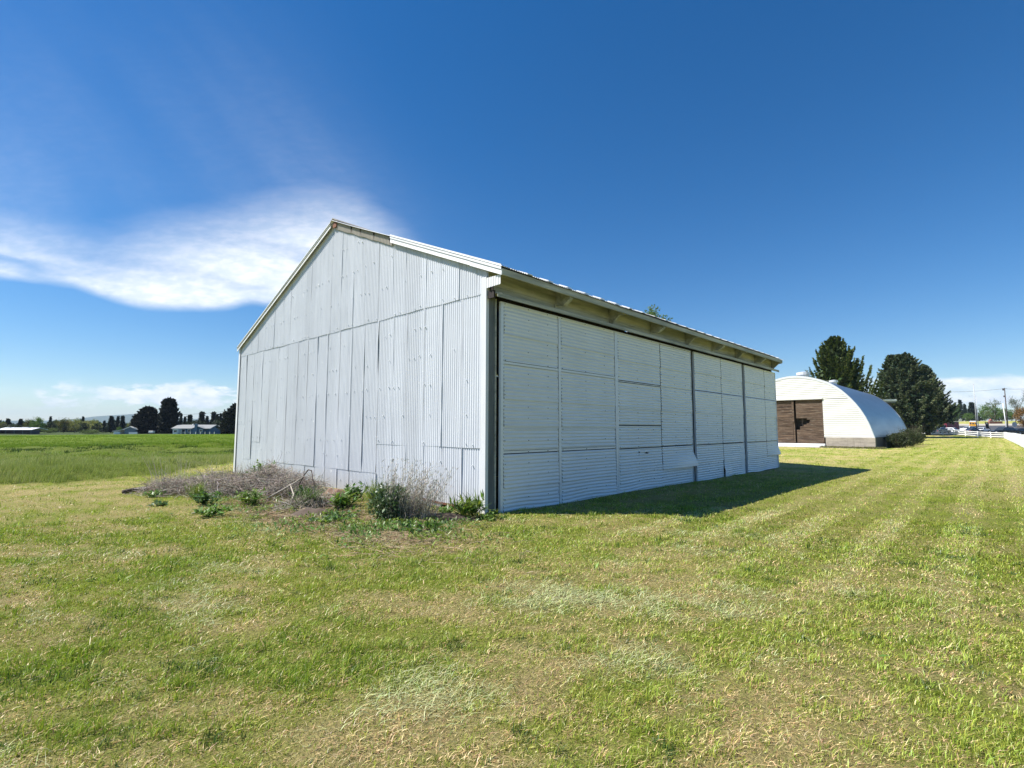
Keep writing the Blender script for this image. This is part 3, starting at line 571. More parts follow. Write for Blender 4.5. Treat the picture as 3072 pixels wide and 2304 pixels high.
for nm,xd,pans,fl,fm,fr in doors:
    parts=[];rl=[]
    for i,(y0,y1) in enumerate(pans):
        if nm=='A':
            rows=[(lower,1.153,[.47],wavy),(1.217,2.96,[1.68,2.25],None),(3.03,4.2,[3.58],None)]
            rl+=[(xd-.05,xd+.004,y0,y1,1.163,1.207),(xd-.05,xd+.004,y0,y1,2.97,3.02)]
        else:
            bot=wavy; gap=0.; lb=1.13
            if nm=='B' and i==0: rows=[(lower,1.13,[.5],wavy),(1.145,1.745,[],None),(1.765,2.90,[2.21],None),(2.955,4.2,[3.5],None)]
            elif nm=='B': rows=[(.47,1.13,[],flap_b),(lower,.62,[],None),(1.16,2.912,[2.2],None),(2.93,4.2,[3.48],None)]
            elif nm=='C' and i==0: rows=[(lower,1.13,[.55],None),(1.145,2.942,[2.2],None),(2.96,4.2,[3.55],None)]
            elif nm=='C': rows=[(lower,1.12,[.5],crump),(1.155,2.942,[2.2],None),(2.957,4.2,[3.5],None)]
            elif i==0: rows=[(lower,1.13,[.5],wavy),(1.145,2.942,[2.2],None),(2.957,4.2,[3.55],None)]
            else: rows=[(.52,1.13,[],flap_d),(lower,.60,[],None),(1.15,2.942,[2.2],None),(2.957,4.2,[3.5],None)]
            rl+=[(xd-.05,xd-.012,y0,y1,2.918,2.938)]
        for z0,z1,l,dn in rows:
            xo=xd-.02 if (z0==lower and z1<.7) else xd
            parts.append(skin(y0,y1,z0,z1,l,xo,dn))
    V,Fc,_=join_np(parts); d=mesh_np('sliding_door',V,Fc,M_DOOR,barn,None,True)
    f=MB()
    for s in (fl,fm,fr):
        if s: f.box(xd-.05,xd+.016,s[0],s[1],lower+.01,4.2,.004)
    f.box(xd-.05,xd+.014,fl[0],fr[1],4.2025,4.238,.004); f.build('door_frame',M_DOOR,d)
    for r_ in rl: MB().box(*r_).build('door_rail',M_DOOR,d)
    bk=MB(); bk.box(xd-.075,xd-.062,fl[0]+.01,fr[1]-.01,lower+.03,4.19); bk.build('door_backing',M_DARKW,d)
    nl=MB()
    for y0,y1 in pans:
        for yy in (y0+.04,y0+.42*(y1-y0),y0+.78*(y1-y0),y1-.04):
            for z in np.arange(.2,4.2,DP*3 if yy in (y0+.04,y1-.04) else DP*3):
                if RNG.uniform()<.85: zz=round(z/DP)*DP+DP*.25; nl.cyl((xd+.006,yy+RNG.uniform(-.01,.01),zz),.0085,.016,'x',6)
    o=nl.build('nail_heads',M_NAILD,d); o['kind']='stuff'
    if nm=='B':
        for y,z,w,hh in ((6.15,.99,.13,.025),(5.72,1.02,.04,.03)): MB().prism([(y-w,z),(y-.2*w,z+hh),(y+.5*w,z+.3*hh),(y+w,z-.2*hh),(y,z-hh)],'x',xd+.009,xd+.0125).build('torn_hole',M_DARKW,d)
k=MB()
for y in (9.30,14.08): MB().box(-.75,-.55,y-.12,y+.12,-.05,4.3).build('inner_post',M_DARKW,barn)
k.box(-.09,-.055,.0,18.2,4.2,4.36); k.build('inner_beam',M_DARKW,barn)
k=MB(); k.box(-13.4,-.1,.3,18.0,-.1,.012); k.build('earth_floor',M_DARKW,barn)
# ================================================================== arched barn behind
M_QW=M_painted_metal('white_lap_steel',(.70,.69,.67),(.58,.565,.54),0.,(.4,.4,3),rough=.5,dabs=False)
M_QR=M_plain('galvanised_barrel',(.20,.23,.28),.32,.6,.08,1.2,.5,(.15,.15,1))
M_QT=M_plain('pale_rim_trim',(.74,.75,.76),.4,.2,.08)
def f_wd(T):
    o=T.obj(); g=T.noise(T.scalev(o,(.35,1.,7.)),1.6,5,.7,.2); h=T.noise(T.scalev(o,(.12,1.,1.)),16.,5,.7)
    col=T.mix(T.ss(.35,.65,g),(.18,.122,.088),(.045,.031,.024)); col=T.mix(T.mul(T.ss(.5,.75,h),.7),col,(.30,.26,.21)); return pbsdf(T,col,.85,0.,.2,bump=h,bstr=.5,bdist=.01)
M_WD=mat('weathered_door_boards',f_wd)
def f_conc(T):
    o=T.obj(); n=T.noise(T.scalev(o,(.5,.5,3.)),2.2,6,.65); n2=T.noise(o,9.,5,.7); st=T.noise(T.scalev(o,(2.2,2.2,.22)),2.,5,.6)
    col=T.mix(T.ss(.35,.7,n),(.44,.385,.32),(.30,.265,.225)); col=T.mix(T.mul(T.ss(.55,.75,st),.6),col,(.20,.18,.155)); k=T.add(.75,T.mul(n2,.5)); return pbsdf(T,T.mix(1.,col,T.comb(k,k,k),'MULTIPLY'),.9,0.,.2,bump=n2,bstr=.4,bdist=.02)
M_CONC=mat('board_formed_concrete',f_conc)
QX=-6.35;QY0=46.57;QY1=71.5;HW=6.15
PR=[(0,6.70),(.072,6.68),(.15,6.61),(.226,6.50),(.34,6.28),(.458,5.97),(.55,5.60),(.643,5.10),(.72,4.58),(.794,3.98),(.855,3.38),(.905,2.77),(.947,2.1),(.977,1.44),(1.,.95)]
def qz(u): return np.interp(abs(u),[p[0] for p in PR],[p[1] for p in PR])
def qw(z): return HW*np.interp(-z,[-p[1] for p in PR],[p[0] for p in PR])
q=thing('arched_barn','long arched barn with a white ribbed front, brown board doors and a shiny metal roof','barn',(QX,QY0,0))
QP=.17; zs=np.arange(.95,6.66,QP/6); DT=4.45; DX0,DX1=-2.45,2.38
rows=[]
def yq(z): return -.03*(1-(z/QP)%1.0)
def strip(fa,fb,zz):
    return [[(fa(z),yq(z)-.03,z),((fa(z)+fb(z))/2,yq(z)-.03,z),(fb(z),yq(z)-.03,z)] for z in zz]
k=MB()
k.grid(strip(lambda z:DX1,lambda z:qw(z),[z for z in zs if z<=DT])); k.grid(strip(lambda z:-qw(z),lambda z:DX0,[z for z in zs if z<=DT])); k.grid(strip(lambda z:-qw(z),lambda z:qw(z),[z for z in zs if z>=DT-.001]+[6.69]))
k.build('front_wall',M_QW,q)
us=np.concatenate([np.linspace(-1,-.8,14),np.linspace(-.8,.8,30)[1:],np.linspace(.8,1,14)[1:]])
prof=[(float(u*HW),float(qz(u))) for u in us]
g=[]
for y in np.arange(0,QY1-QY0+.01,.31):
    w=.012*math.sin(y*9.); g.append([(x*1.003,y,z+.012+w) for x,z in prof])
MB().grid(g).build('roof',M_QR,q,True)
g=[]
for dy,dz,s in ((-.07,-.16,.975),(-.07,.03,1.006),(.10,.045,1.009)): g.append([(x*s,dy,.95+(z-.95)*(1+dz/5.75)+ (0)) for x,z in prof])
MB().grid(g).build('rim_trim',M_QT,q,False)
g=[]
for dy,dz,s in ((24.85,.04,1.008),(25.02,.05,1.008),(25.02,-.16,.975)): g.append([(x*s,dy,.95+(z-.95)*(1+dz/5.75)) for x,z in prof])
MB().grid(g).build('rim_trim',M_QT,q,False)
k=MB(); k.vs([(0,24.95,.9)]+[(x,24.95,z) for x,z in prof],[(0,i+1,i+2) for i in range(len(prof)-1)]); k.build('rear_wall',M_QW,q)
M_SHADECONC=M_plain('shaded_stained_concrete',(.085,.08,.07),.9,0.,.3,1.5)  # side foundation: shade darkened into the concrete colour, together with dark stain
for a,c,m in (((2.50,HW+.06),(-.14,.16),M_CONC),((-HW-.06,-2.55),(-.14,.16),M_CONC),((HW-.18,HW+.055),(.165,25.),M_SHADECONC),((-HW-.055,-HW+.18),(.165,25.),M_SHADECONC)): MB().box(*a,*c,-.3,.943,.008).build('foundation',m,q)
def qdoor(x0,x1,broken):
    b=MB(); z=.40; i=0
    while z<DT-.02:
        h=.145+.02*RNG.uniform(); zt=min(z+h-.012,DT-.01); yo=.035+.02*RNG.uniform()
        a,c=x0+.01,x1-.01
        if broken and 1.5<z<2.6:
            a=x0+ (.35+.9*max(0,1-abs(z-2.35)/.55) if z>1.9 else .22+.1*RNG.uniform())
        s=RNG.uniform(-.012,.012); b.vs([(a,yo,z),(c,yo,z+s),(c,yo,zt+s),(a,yo,zt),(a,yo+.03,z),(c,yo+.03,z+s),(c,yo+.03,zt+s),(a,yo+.03,zt)],[(0,1,2,3),(7,6,5,4),(0,3,7,4),(1,5,6,2),(3,2,6,7),(0,4,5,1)]); z+=h
    return b.build('board_door',M_WD,q)
qdoor(DX0+.02,-.16,False); qdoor(.12,DX1-.02,True)
for bb in ((-.20,-.03,-.04,.02,2.3,DT),(-.14,.0,.02,.05,.4,2.29),(DX1-.10,DX1-.01,-.01,.03,.4,DT)): MB().box(*bb).build('door_post',M_WD,q)
k=MB(); k.box(DX0,DX1,-.16,-.02,DT-.015,DT+.10); k.build('door_head',M_QW,q)
k=MB(); k.box(DX0-.1,DX1+.10,-.34,-.06,.02,.36,.03); k.build('sill_beam',M_TRIM,q)
k=MB(); k.box(-2.25,-1.62,-.352,-.339,.12,.30); k.build('blue_patch',M_plain('pale_blue_paint',(.25,.58,.66),.6),q)
k=MB(); k.box(-HW-.5,HW-.5,-1.1,-.15,-.2,.045); k.build('apron',M_CONC,q)
k=MB(); k.box(DX0,DX1,.5,.55,0,4.6); k.build('inner_lining',M_DARKW,q)
def vent(x,y,r,h):
    v=MB(); z=float(qz(x/HW)); v.cyl((x,y,z-.15),r*.75,h*.6+.15,'z',14); v.cyl((x,y,z+h*.45),r,h*.42,'z',14); v.cyl((x,y,z+h*.87),r,h*.13,'z',14,r*.25); return v.build('roof_vent',M_QT,q,False)
vent(.35,2.4,.62,.62); vent(1.6,9.0,.42,.45)
# ================================================================== vegetation builders
M_CONI=M_leaf('conifer_needles',.08,.6,.15,.3); M_DECI=M_leaf('broad_leaves',.35,.5,.2,.25); M_TWIG=M_leaf('dry_twigs',.0,.85,.1,.15); M_WEED=M_leaf('weed_leaves',.28,.42,.35,.12)
M_BARK=M_wood('bark',(.085,.065,.05),(.045,.036,.03),(0,0,1),.9,8.)
M_BARKL=M_wood('pale_bark',(.20,.17,.14),(.11,.095,.08),(0,0,1),.9,8.)
def G(px,py):
    d=ray(px,py); t=-1.65/d[2]; 
    for _ in range(4):
        p=CAM+d*t; t=(float(gz(p[0],p[1]))-1.65)/d[2]
    p=CAM+d*t; return (float(p[0]),float(p[1]),float(gz(p[0],p[1])))
def conifer_np(H,prof,nb,per,leaf,cb=.06,up=.5,droop=.28,col=(.030,.052,.024),tip=(.085,.105,.032),tipf=.35,lean=0.,dense=1.,whorl=0):
    t0=RNG.uniform(0,1,nb)**.9; t0=(np.floor(t0*whorl)+.5+RNG.normal(size=nb)*.16)/whorl if whorl else t0; h=H*np.clip(cb+(1-cb)*t0,0,.995); az=RNG.uniform(0,2*math.pi,nb); L=np.array([prof(a) for a in h/H])*RNG.uniform(.72,1.12,nb)
    t=np.sqrt(RNG.uniform(.03,1,(nb,per))); 
    rr=L[:,None]*t; zz=h[:,None]+L[:,None]*(-droop*np.sin(math.pi*t*.75)+up*t**3)
    wid=(.20*L[:,None]*(1.08-t)+.04*leaf/.3)
    tang=RNG.normal(size=(nb,per))*wid*.75; zz=zz+RNG.normal(size=(nb,per))*wid*.35
    ca,sa=np.cos(az)[:,None],np.sin(az)[:,None]
    P=np.stack([rr*ca-tang*sa,rr*sa+tang*ca,zz],-1).reshape(-1,3); P[:,0]+=lean*P[:,2]
    D=np.stack([ca+0*t,sa+0*t,(-.3+1.5*up*t**2)],-1).reshape(-1,3)+.65*rdir(nb*per)
    n=nb*per; hi=RNG.uniform(0,1,n)<tipf*t.reshape(-1)
    C=jit(col,n,.35); C[hi]=jit(tip,int(hi.sum()),.3)
    A=leaves(P,D,rdir(n),leaf*RNG.uniform(.6,1.4,n),leaf*.42*RNG.uniform(.6,1.4,n),C)
    m=int(nb*per*dense*.3)
    if m==0: return A
    hh=H*(cb+(.97-cb)*RNG.uniform(0,1,m)**.9); a2=RNG.uniform(0,2*math.pi,m); r2=np.array([prof(q) for q in hh/H])*np.sqrt(RNG.uniform(.02,.62,m))
    Q=np.stack([r2*np.cos(a2)+lean*hh,r2*np.sin(a2),hh-.1*r2],1)
    return join_np([A,leaves(Q,rdir(m),rdir(m),leaf*2.*RNG.uniform(.6,1.3,m),leaf*1.3*RNG.uniform(.6,1.3,m),jit(col,m,.3))])
def conifer(name,label,loc,H,prof,nb,per,leaf,group=None,cat='tree',trunk_r=.25,bark=None,**kw):
    t=thing(name,label,cat,loc,RNG.uniform(0,6.28),group)
    V,Fc,C=conifer_np(H,prof,nb,per,leaf,**kw); ln=kw.get('lean',0.)
    mesh_np('crown',V,Fc,M_CONI,t,C)
    b=MB(); b.tube([(ln*z,.03*math.sin(z),z) for z in np.linspace(-.2,H*.96,9)],[trunk_r*(1.05-i/8) +.01 for i in range(9)],8)
    lb=[]
    for i in range(26):
        hh=H*(.1+.8*i/26); a=i*2.4; L=prof(hh/H)*.6; b.tube([(ln*hh,0,hh),(ln*hh+L*.5*math.cos(a),L*.5*math.sin(a),hh-.1*L),(ln*hh+L*math.cos(a),L*math.sin(a),hh-.08*L)],[trunk_r*.18*(1-hh/H)+.012,.012,.006],4)
    b.build('trunk',bark or M_BARK,t,True); return t
def decid_np(H,Wd,nc,per,leaf,cb=.25,col=(.08,.13,.03),col2=(.13,.17,.04),open_=.0,cr=.24):
    u=rdir(nc); r=RNG.uniform(.35,1.,(nc,1))**.5; c=u*r; c[:,2]=c[:,2]*.5+.5
    cen=np.stack([c[:,0]*Wd/2*(1.-.35*np.abs(c[:,2]-.4)),c[:,1]*Wd/2*(1.-.35*np.abs(c[:,2]-.4)),H*(cb+(1-cb)*np.clip(c[:,2],.04,1))],1)
    R=Wd*cr*RNG.uniform(.6,1.25,nc)
    k=rdir(nc*per).reshape(nc,per,3)*(RNG.uniform(0,1,(nc,per,1))**.45)*R[:,None,None]; k[...,2]*=.75
    P=(cen[:,None]+k).reshape(-1,3); P[:,2]=np.minimum(P[:,2],H); n=nc*per
    mixf=np.repeat(RNG.uniform(0,1,nc),per)[:,None]; C=(np.array(col)*(1-mixf)+np.array(col2)*mixf)*(1+RNG.uniform(-.3,.3,(n,1)))
    return leaves(P,rdir(n)+np.array([0,0,.2]),rdir(n),leaf*RNG.uniform(.6,1.4,n),leaf*.65*RNG.uniform(.6,1.4,n),C),cen
def decid(name,label,loc,H,Wd,nc,per,leaf,group=None,cat='tree',trunk_r=.2,bark=None,limbs=14,**kw):
    t=thing(name,label,cat,loc,RNG.uniform(0,6.28),group)
    (V,Fc,C),cen=decid_np(H,Wd,nc,per,leaf,**kw); mesh_np('crown',V,Fc,M_DECI,t,C)
    cb=kw.get('cb',.25); b=MB(); fk=H*max(.12,cb*.8)
    b.tube([(0,0,-.2),(.02*H*.3,.01,fk*.6),(0,.02,fk),(0,0,H*.55)],[trunk_r*1.2,trunk_r,trunk_r*.85,trunk_r*.3],8)
    for i in range(min(limbs,len(cen))):
        c=cen[i]; z0=fk*(.75+.5*RNG.uniform()); b.tube([(0,0,z0),tuple(c*np.array([.45,.45,0])+np.array([0,0,z0+(c[2]-z0)*.55])),tuple(c)],[trunk_r*.45,trunk_r*.25,.015],5)
    b.build('trunk',bark or M_BARK,t,True); return t
def airy(name,label,loc,H,Wd,lc,group=None,nleaf=2600,leaf=.3):
    t=thing(name,label,'tree',loc,RNG.uniform(0,6.28),group); paths=[];rad=[];tips=[]
    def grow(p,d,L,r,lev):
        n=5; P=[p]
        for i in range(n-1):
            d=d+.16*rdir(1)[0]+np.array([0,0,.05]); d/=np.linalg.norm(d); P.append(P[-1]+d*L/(n-1))
        paths.append(P); rad.append([r*(1-.6*i/(n-1)) for i in range(n)])
        if lev==0: tips.append(P[-1]);tips.append(P[-2]);return
        for k in range(4 if lev>1 else 3):
            j=int(RNG.integers(1,n)); dd=d+.75*rdir(1)[0]; dd[2]=abs(dd[2])*.8+.1; dd/=np.linalg.norm(dd); grow(P[j],dd,L*RNG.uniform(.5,.75),r*.5,lev-1)
    grow(np.zeros(3),np.array([0,0,1.]),H*.42,H*.016,4)
    P=np.array(paths); s=H/P[...,2].max(); P=P*s; wx=max(.1,np.abs(P[...,:2]).max()); P[...,:2]*=Wd/2/wx; R=np.array(rad)*.8+.012
    V,Fc,C=strands(P,R,jit([.16,.13,.10],len(P),.2)); mesh_np('trunk',V,Fc,M_TWIG,t,C)
    tp=P[:,-2:].reshape(-1,3); n=nleaf; q=tp[RNG.integers(0,len(tp),n)]+RNG.normal(size=(n,3))*.022*H
    v=leaves(q,rdir(n),rdir(n),leaf*RNG.uniform(.6,1.3,n),leaf*.6*RNG.uniform(.6,1.3,n),jit(lc,n,.3)); mesh_np('crown',*v[:2],M_DECI,t,v[2]); return t
# ---- plants at the foot of the gable
def twig_heap(c,rx,ry,h,n,L=.55,r=(.003,.0075),col=(.33,.29,.25),upf=.25):
    u=RNG.normal(size=(n,2))*.48; rr=np.hypot(u[:,0],u[:,1]); k=rr<1.05; u=u[k];rr=rr[k];n=len(u)
    ca,sa=.73,.685
    x=c[0]+u[:,0]*rx*ca-u[:,1]*ry*sa; y=c[1]+u[:,0]*rx*sa+u[:,1]*ry*ca
    top=h*np.clip(1-rr**2,0,1)**.8*(.6+.8*fbm(x,y,.5,2,70)); z=gz(x,y)+top*RNG.uniform(.05,1.,n)**.6
    d=rdir(n); up=RNG.uniform(0,1,n)<upf; d[:,2]=np.where(up,np.abs(d[:,2])+.5,d[:,2]*.35); d/=np.linalg.norm(d,axis=1,keepdims=True)
    k=5;t=np.linspace(-.5,.5,k); P=np.stack([x,y,z],1)[:,None]+d[:,None]*t[None,:,None]*(L*RNG.uniform(.4,1.3,n))[:,None,None]
    P=P+np.cumsum(RNG.normal(size=(n,k,3))*.018*L/.5,axis=1); P[...,2]=np.maximum(P[...,2],gz(P[...,0],P[...,1])+.005)
    R=(RNG.uniform(r[0],r[1],n))[:,None]*np.linspace(1,.5,k)[None]
    cc=jit(col,n,.3); pale=RNG.uniform(0,1,n)<.2; cc[pale]=jit([.56,.50,.42],int(pale.sum()),.2); return strands(P,R,cc)
hp=[(G(520,1478),1.0,.6,.36,750),(G(690,1478),1.75,1.0,.50,1800),(G(800,1470),1.1,.8,.52,1000),(G(872,1486),.95,.6,.44,800),(G(930,1520),.8,.45,.2,400)]
tag(mesh_np('brush_pile',*join_np([twig_heap(*a) for a in hp])[:2],M_TWIG,None,None),'tangled heap of dry grey twigs and dead weeds against the corrugated gable','brush pile')
bp=bpy.data.objects['brush_pile']; bpy.data.objects.remove(bp)
V,Fc,C=join_np([twig_heap(*a) for a in hp]); 
def dry_stems(c,n,h,spread,lean=(.2,.05),r=.0035,col=(.44,.39,.31)):
    a=RNG.uniform(0,6.28,n); rr=np.sqrt(RNG.uniform(0,1,n))*spread; x=c[0]+rr*np.cos(a);y=c[1]+rr*np.sin(a);k=7;t=np.linspace(0,1,k)
    d=np.stack([np.cos(a),np.sin(a),0*a],1)*RNG.uniform(.05,.5,n)[:,None]+np.array([lean[0],lean[1],0]); H=h*RNG.uniform(.45,1.08,n)
    P=np.stack([x,y,gz(x,y)],1)[:,None]+np.array([0,0,1.])*(t[None,:]*H[:,None])[...,None]+d[:,None]*(t[None,:,None]**1.6)*H[:,None,None]*.6
    P=P+np.cumsum(RNG.normal(size=(n,k,3))*.010,axis=1); return strands(P,r*np.linspace(1,.4,k)[None]*RNG.uniform(.6,1.4,(n,1)),jit(col,n,.25))
def merge(*a): return join_np(list(a))
V,Fc,C=merge((V,Fc,C),dry_stems(G(505,1480),40,.95,.4,(-.15,-.15),.006),dry_stems(G(620,1470),40,.7,.9,(0,0),.004),dry_stems(G(760,1450),60,.62,.9,(.1,0),.004))
V0=np.array(G(690,1478)); t=thing('brush_pile','tangled heap of dry grey twigs and dead weeds beside the corrugated gable','brush pile',tuple(V0))
mesh_np('twigs',V-V0,Fc,M_TWIG,t,C)
def stick(name,label,pts,r,m,cat='branch'):
    o=np.array(pts[0]); b=MB(); b.tube([tuple(np.array(p)-o) for p in pts],r,7); ob=b.build(name,m,None,True); ob.location=tuple(o); tag(ob,label,cat); return ob
M_STK=M_plain('pale_dead_wood',(.36,.32,.26),.8,0.,.3,20.); M_DSTK=M_plain('dark_dead_wood',(.07,.05,.04),.85,0.,.3,20.)
def off(p,z): return (p[0],p[1],p[2]+z)
stick('fallen_branch','long pale dead branch lying across the right side of the twig heap',[off(G(800,1512),.12),off(G(850,1505),.28),off(G(885,1500),.40),off(G(910,1498),.52)],[.015,.017,.015,.01],M_STK)
stick('curled_branch','dark branch with a hooked curled end poking from the twig heap',[off(G(895,1495),.30),off(G(912,1490),.52),off(G(922,1490),.62),off(G(932,1490),.60),off(G(936,1492),.42),off(G(945,1495),.25)],[.012,.014,.015,.014,.011,.008],M_DSTK)
stick('broken_branch','thin pale stick fallen on the lawn in front of the twig heap',[off(G(575,1545),.03),off(G(615,1539),.04),off(G(640,1530),.06)],[.012,.014,.01],M_STK)
stick('rotten_log','short dark rotten log at the left tip of the brush',[off(G(368,1482),.05),off(G(400,1478),.07),off(G(455,1470),.05)],[.05,.06,.045],M_DSTK,'log')
stick('forked_stick','pale forked stick leaning out of the twigs below the hooked branch',[off(G(870,1530),.1),off(G(880,1515),.22),off(G(868,1500),.36)],[.016,.016,.01],M_STK)
def weed(name,label,c,h,w,ns,nl,L,Wl,col,cat='weed',upright=.6,col2=None,group=None,ang=.35):
    t=thing(name,label,cat,c,0,group); a=RNG.uniform(0,6.28,ns); e=RNG.uniform(0,1,ns)**.6*w; k=5;tt=np.linspace(0,1,k)
    H=h*RNG.uniform(.55,1.05,ns)*(1-.35*(e/w)**2); P0=np.stack([np.cos(a)*e*.35,np.sin(a)*e*.35,0*a-.02],1)
    P=P0[:,None]+np.stack([np.cos(a)*e*.75,np.sin(a)*e*.75,0*a],1)[:,None]*(tt[None,:,None]**1.4)+np.array([0,0,1.])*(tt[None]*H[:,None])[...,None]+np.cumsum(RNG.normal(size=(ns,k,3))*.008,1)
    V,Fc,C=strands(P,np.full((ns,1),.004)*np.linspace(1,.5,k)[None],jit(np.array(col)*.8,ns,.2)); mesh_np('stem',V,Fc,M_WEED,t,C)
    n=nl; si=RNG.integers(0,ns,n); u=RNG.uniform(.15,1,n); i=np.minimum((u*(k-1)).astype(int),k-2); fr=(u*(k-1)-i)[:,None]; q=P[si,i]*(1-fr)+P[si,i+1]*fr
    d=rdir(n); d[:,2]=np.abs(d[:,2])*ang+upright*RNG.uniform(-.2,1,n); N=rdir(n)*.5+np.array([0,0,1.])
    cc=jit(col,n,.3); 
    if col2 is not None: kk=RNG.uniform(0,1,n)<.35; cc[kk]=jit(col2,int(kk.sum()),.25)
    v=leaves(q,d,N,L*RNG.uniform(.5,1.3,n),Wl*RNG.uniform(.6,1.3,n),cc); mesh_np('leaves',v[0],v[1],M_WEED,t,v[2]); return t
LG=(.12,.21,.045);DG=(.055,.11,.035);BG=(.10,.16,.08);YG=(.19,.25,.05)
weed('leafy_weed','dark green leafy weed in front of the middle of the twig heap',G(620,1515),.42,.34,16,300,.10,.055,DG,col2=LG)
weed('grass_tuft','yellow green grass tuft left of the dark leafy weed before the twig heap',G(588,1495),.40,.25,50,260,.22,.012,YG,'grass tuft',1.2)
weed('leafy_weed','bright green bushy weed in front of the right part of the twig heap',G(752,1518),.40,.36,20,420,.11,.04,LG,col2=YG)
weed('leafy_weed','flat pale green weed on the lawn just below the twig heap',G(640,1548),.20,.36,14,200,.11,.05,LG)
weed('leafy_weed','small low weed on the lawn near the left end of the brush',G(476,1518),.10,.2,9,70,.10,.05,BG)
weed('leafy_weed','broad leaved weed at the left end beside the rotten log',G(452,1492),.15,.28,10,90,.11,.05,LG)
weed('leafy_weed','green plant growing through the top of the heap against the wall',off(G(780,1466),.3),.48,.36,16,280,.10,.045,LG,col2=YG)
weed('leafy_weed','dark weed beneath the hooked branch',G(902,1500),.34,.26,12,190,.10,.06,DG,col2=LG)
weed('grass_tuft','green grass tuft between the hooked branch and the red earth mound',G(932,1520),.34,.3,60,420,.24,.012,(.10,.16,.035),'grass tuft',1.2)
weed('leafy_weed','tall upright leafy weed standing right of the red earth mound',G(1062,1500),.46,.3,12,180,.12,.06,LG,col2=DG)
weed('leafy_weed','bright broad leaved weed in front of the red earth mound',G(1030,1524),.34,.32,12,140,.17,.075,LG,col2=YG)
weed('grass_tuft','pale grass tuft between the upright weed and the big shrub',G(1132,1512),.44,.28,60,380,.26,.012,YG,'grass tuft',1.2)
weed('leafy_weed','low spreading weed patch on bare soil left of the big shrub',G(1010,1560),.16,.55,18,260,.10,.05,LG,col2=BG)
weed('leafy_weed','low weed patch on the lawn below the big shrub',G(1255,1592),.15,.55,18,330,.09,.05,LG,col2=DG)
weed('leafy_weed','grass like broad bladed weed clump beside the barn corner',G(1408,1552),.42,.34,26,320,.24,.035,(.11,.19,.035),col2=YG,upright=1.1)
weed('leafy_weed','small leafy weed at the foot of the narrow door gap',G(1478,1558),.16,.26,14,190,.07,.045,LG,col2=YG)
weed('leafy_weed','low weed in the dug out soil under the rusty gable edge',G(1335,1545),.20,.3,12,120,.14,.04,LG)
# big shrub
c=G(1195,1558); t=thing('shrub','big grey green shrub with dead feathery stems in front of the gable','shrub',c)
n=2300; u=rdir(n); r=RNG.uniform(.2,1,(n,1))**.5*(.55+.9*fbm(u[:,0]*2+u[:,2]*3,u[:,1]*2,1.,3,190))[:,None]; P=u*r*np.array([.36,.36,.33])+np.array([-.10,-.10,.27]); k=(P[:,2]>.0)&(RNG.uniform(0,1,n)<np.where(P[:,0]*.73+P[:,1]*.685>.08,.28,1.)); P=P[k];n=len(P)
v=leaves(P,rdir(n)+u[k]*.8+np.array([0,0,.3]),rdir(n)*.6+np.array([0,0,1]),.085*RNG.uniform(.5,1.3,n),.042*RNG.uniform(.6,1.3,n),np.where((RNG.uniform(0,1,n)<.5)[:,None],jit((.125,.175,.105),n,.25),jit((.07,.12,.045),n,.3))); mesh_np('leaves',v[0],v[1],M_WEED,t,v[2])
cc=np.array(c); P1=dry_stems((c[0]+.06,c[1]+.02),150,1.0,.30,(.18,.15),.003,(.48,.43,.35)); P2=twig_heap((c[0]+.22,c[1]+.15,c[2]),.5,.4,.38,420,.32,(.002,.0045),(.17,.135,.10),.5)
P3=dry_stems((c[0]+.36,c[1]+.26),130,.85,.26,(.34,.28),.003,(.50,.46,.38))
ca=[]
for V,Fc,C in (P1,P3):  # feathery seed heads: short side bristles along the upper stems
    tips=V.reshape(-1,7,3,3)[:,3:].mean(2).reshape(-1,3); m=len(tips)*3; q=np.repeat(tips,3,0)+RNG.normal(size=(m,3))*.012; d=rdir(m)*.5+np.array([.25,.15,.8]); v=leaves(q,d,rdir(m),np.full(m,.06),np.full(m,.008),jit((.45,.41,.34),m,.25)); ca.append(v)
V,Fc,C=merge(P1,P2,P3); mesh_np('dry_stems',V-cc,Fc,M_TWIG,t,C)
V,Fc,C=merge(*ca); mesh_np('seed_heads',V-cc,Fc,M_TWIG,t,C)
# red earth mound and dug-out clods
def mound(name,label,c,rx,ry,h,m,cat):
    xs=np.linspace(-1.2,1.2,34); X,Y=np.meshgrid(xs,xs,indexing='ij'); r=np.hypot(X,Y); Z=h*np.clip(1-r**2,-.4,1)*(.5+1.0*fbm(X*1.6+rx,Y*1.6,1.,4,80))+.10*h*(fbm(X,Y,.12,2,81)-.5); 
    V=np.stack([X*rx,Y*ry,Z],-1).reshape(-1,3); idx=np.arange(34*34).reshape(34,34)
    o=mesh_np(name,V,np.stack([idx[:-1,:-1],idx[1:,:-1],idx[1:,1:],idx[:-1,1:]],-1).reshape(-1,4),m,None,None,True); o.location=c; o.rotation_euler=(0,0,.6); return tag(o,label,cat)
M_EARTH=M_plain('reddish_earth',(.20,.125,.085),.95,0.,.5,22.); M_SOILD=M_plain('dark_soil',(.09,.065,.048),.95,0.,.4,20.)
mound('earth_mound','small mound of reddish earth at the foot of the gable',G(1003,1497),.38,.24,.20,M_EARTH,'earth mound')
mound('soil_heap','dark loose soil heap below the twig heap and hooked branch',G(945,1545),.5,.22,.11,M_SOILD,'soil heap')
mound('soil_spill','dark soil spilled from the burrow under the rusty gable edge',G(1330,1556),.70,.2,.09,M_SOILD,'soil heap')
n=2600; cx=np.concatenate([RNG.normal(-2.6,1.9,n//2),RNG.normal(-.3,1.,n//4),RNG.normal(.6,.5,n//4)]);cy=np.concatenate([RNG.normal(-2.6,.45,n//2),RNG.normal(-1.7,.45,n//4),RNG.normal(-2.5,.5,n//4)])
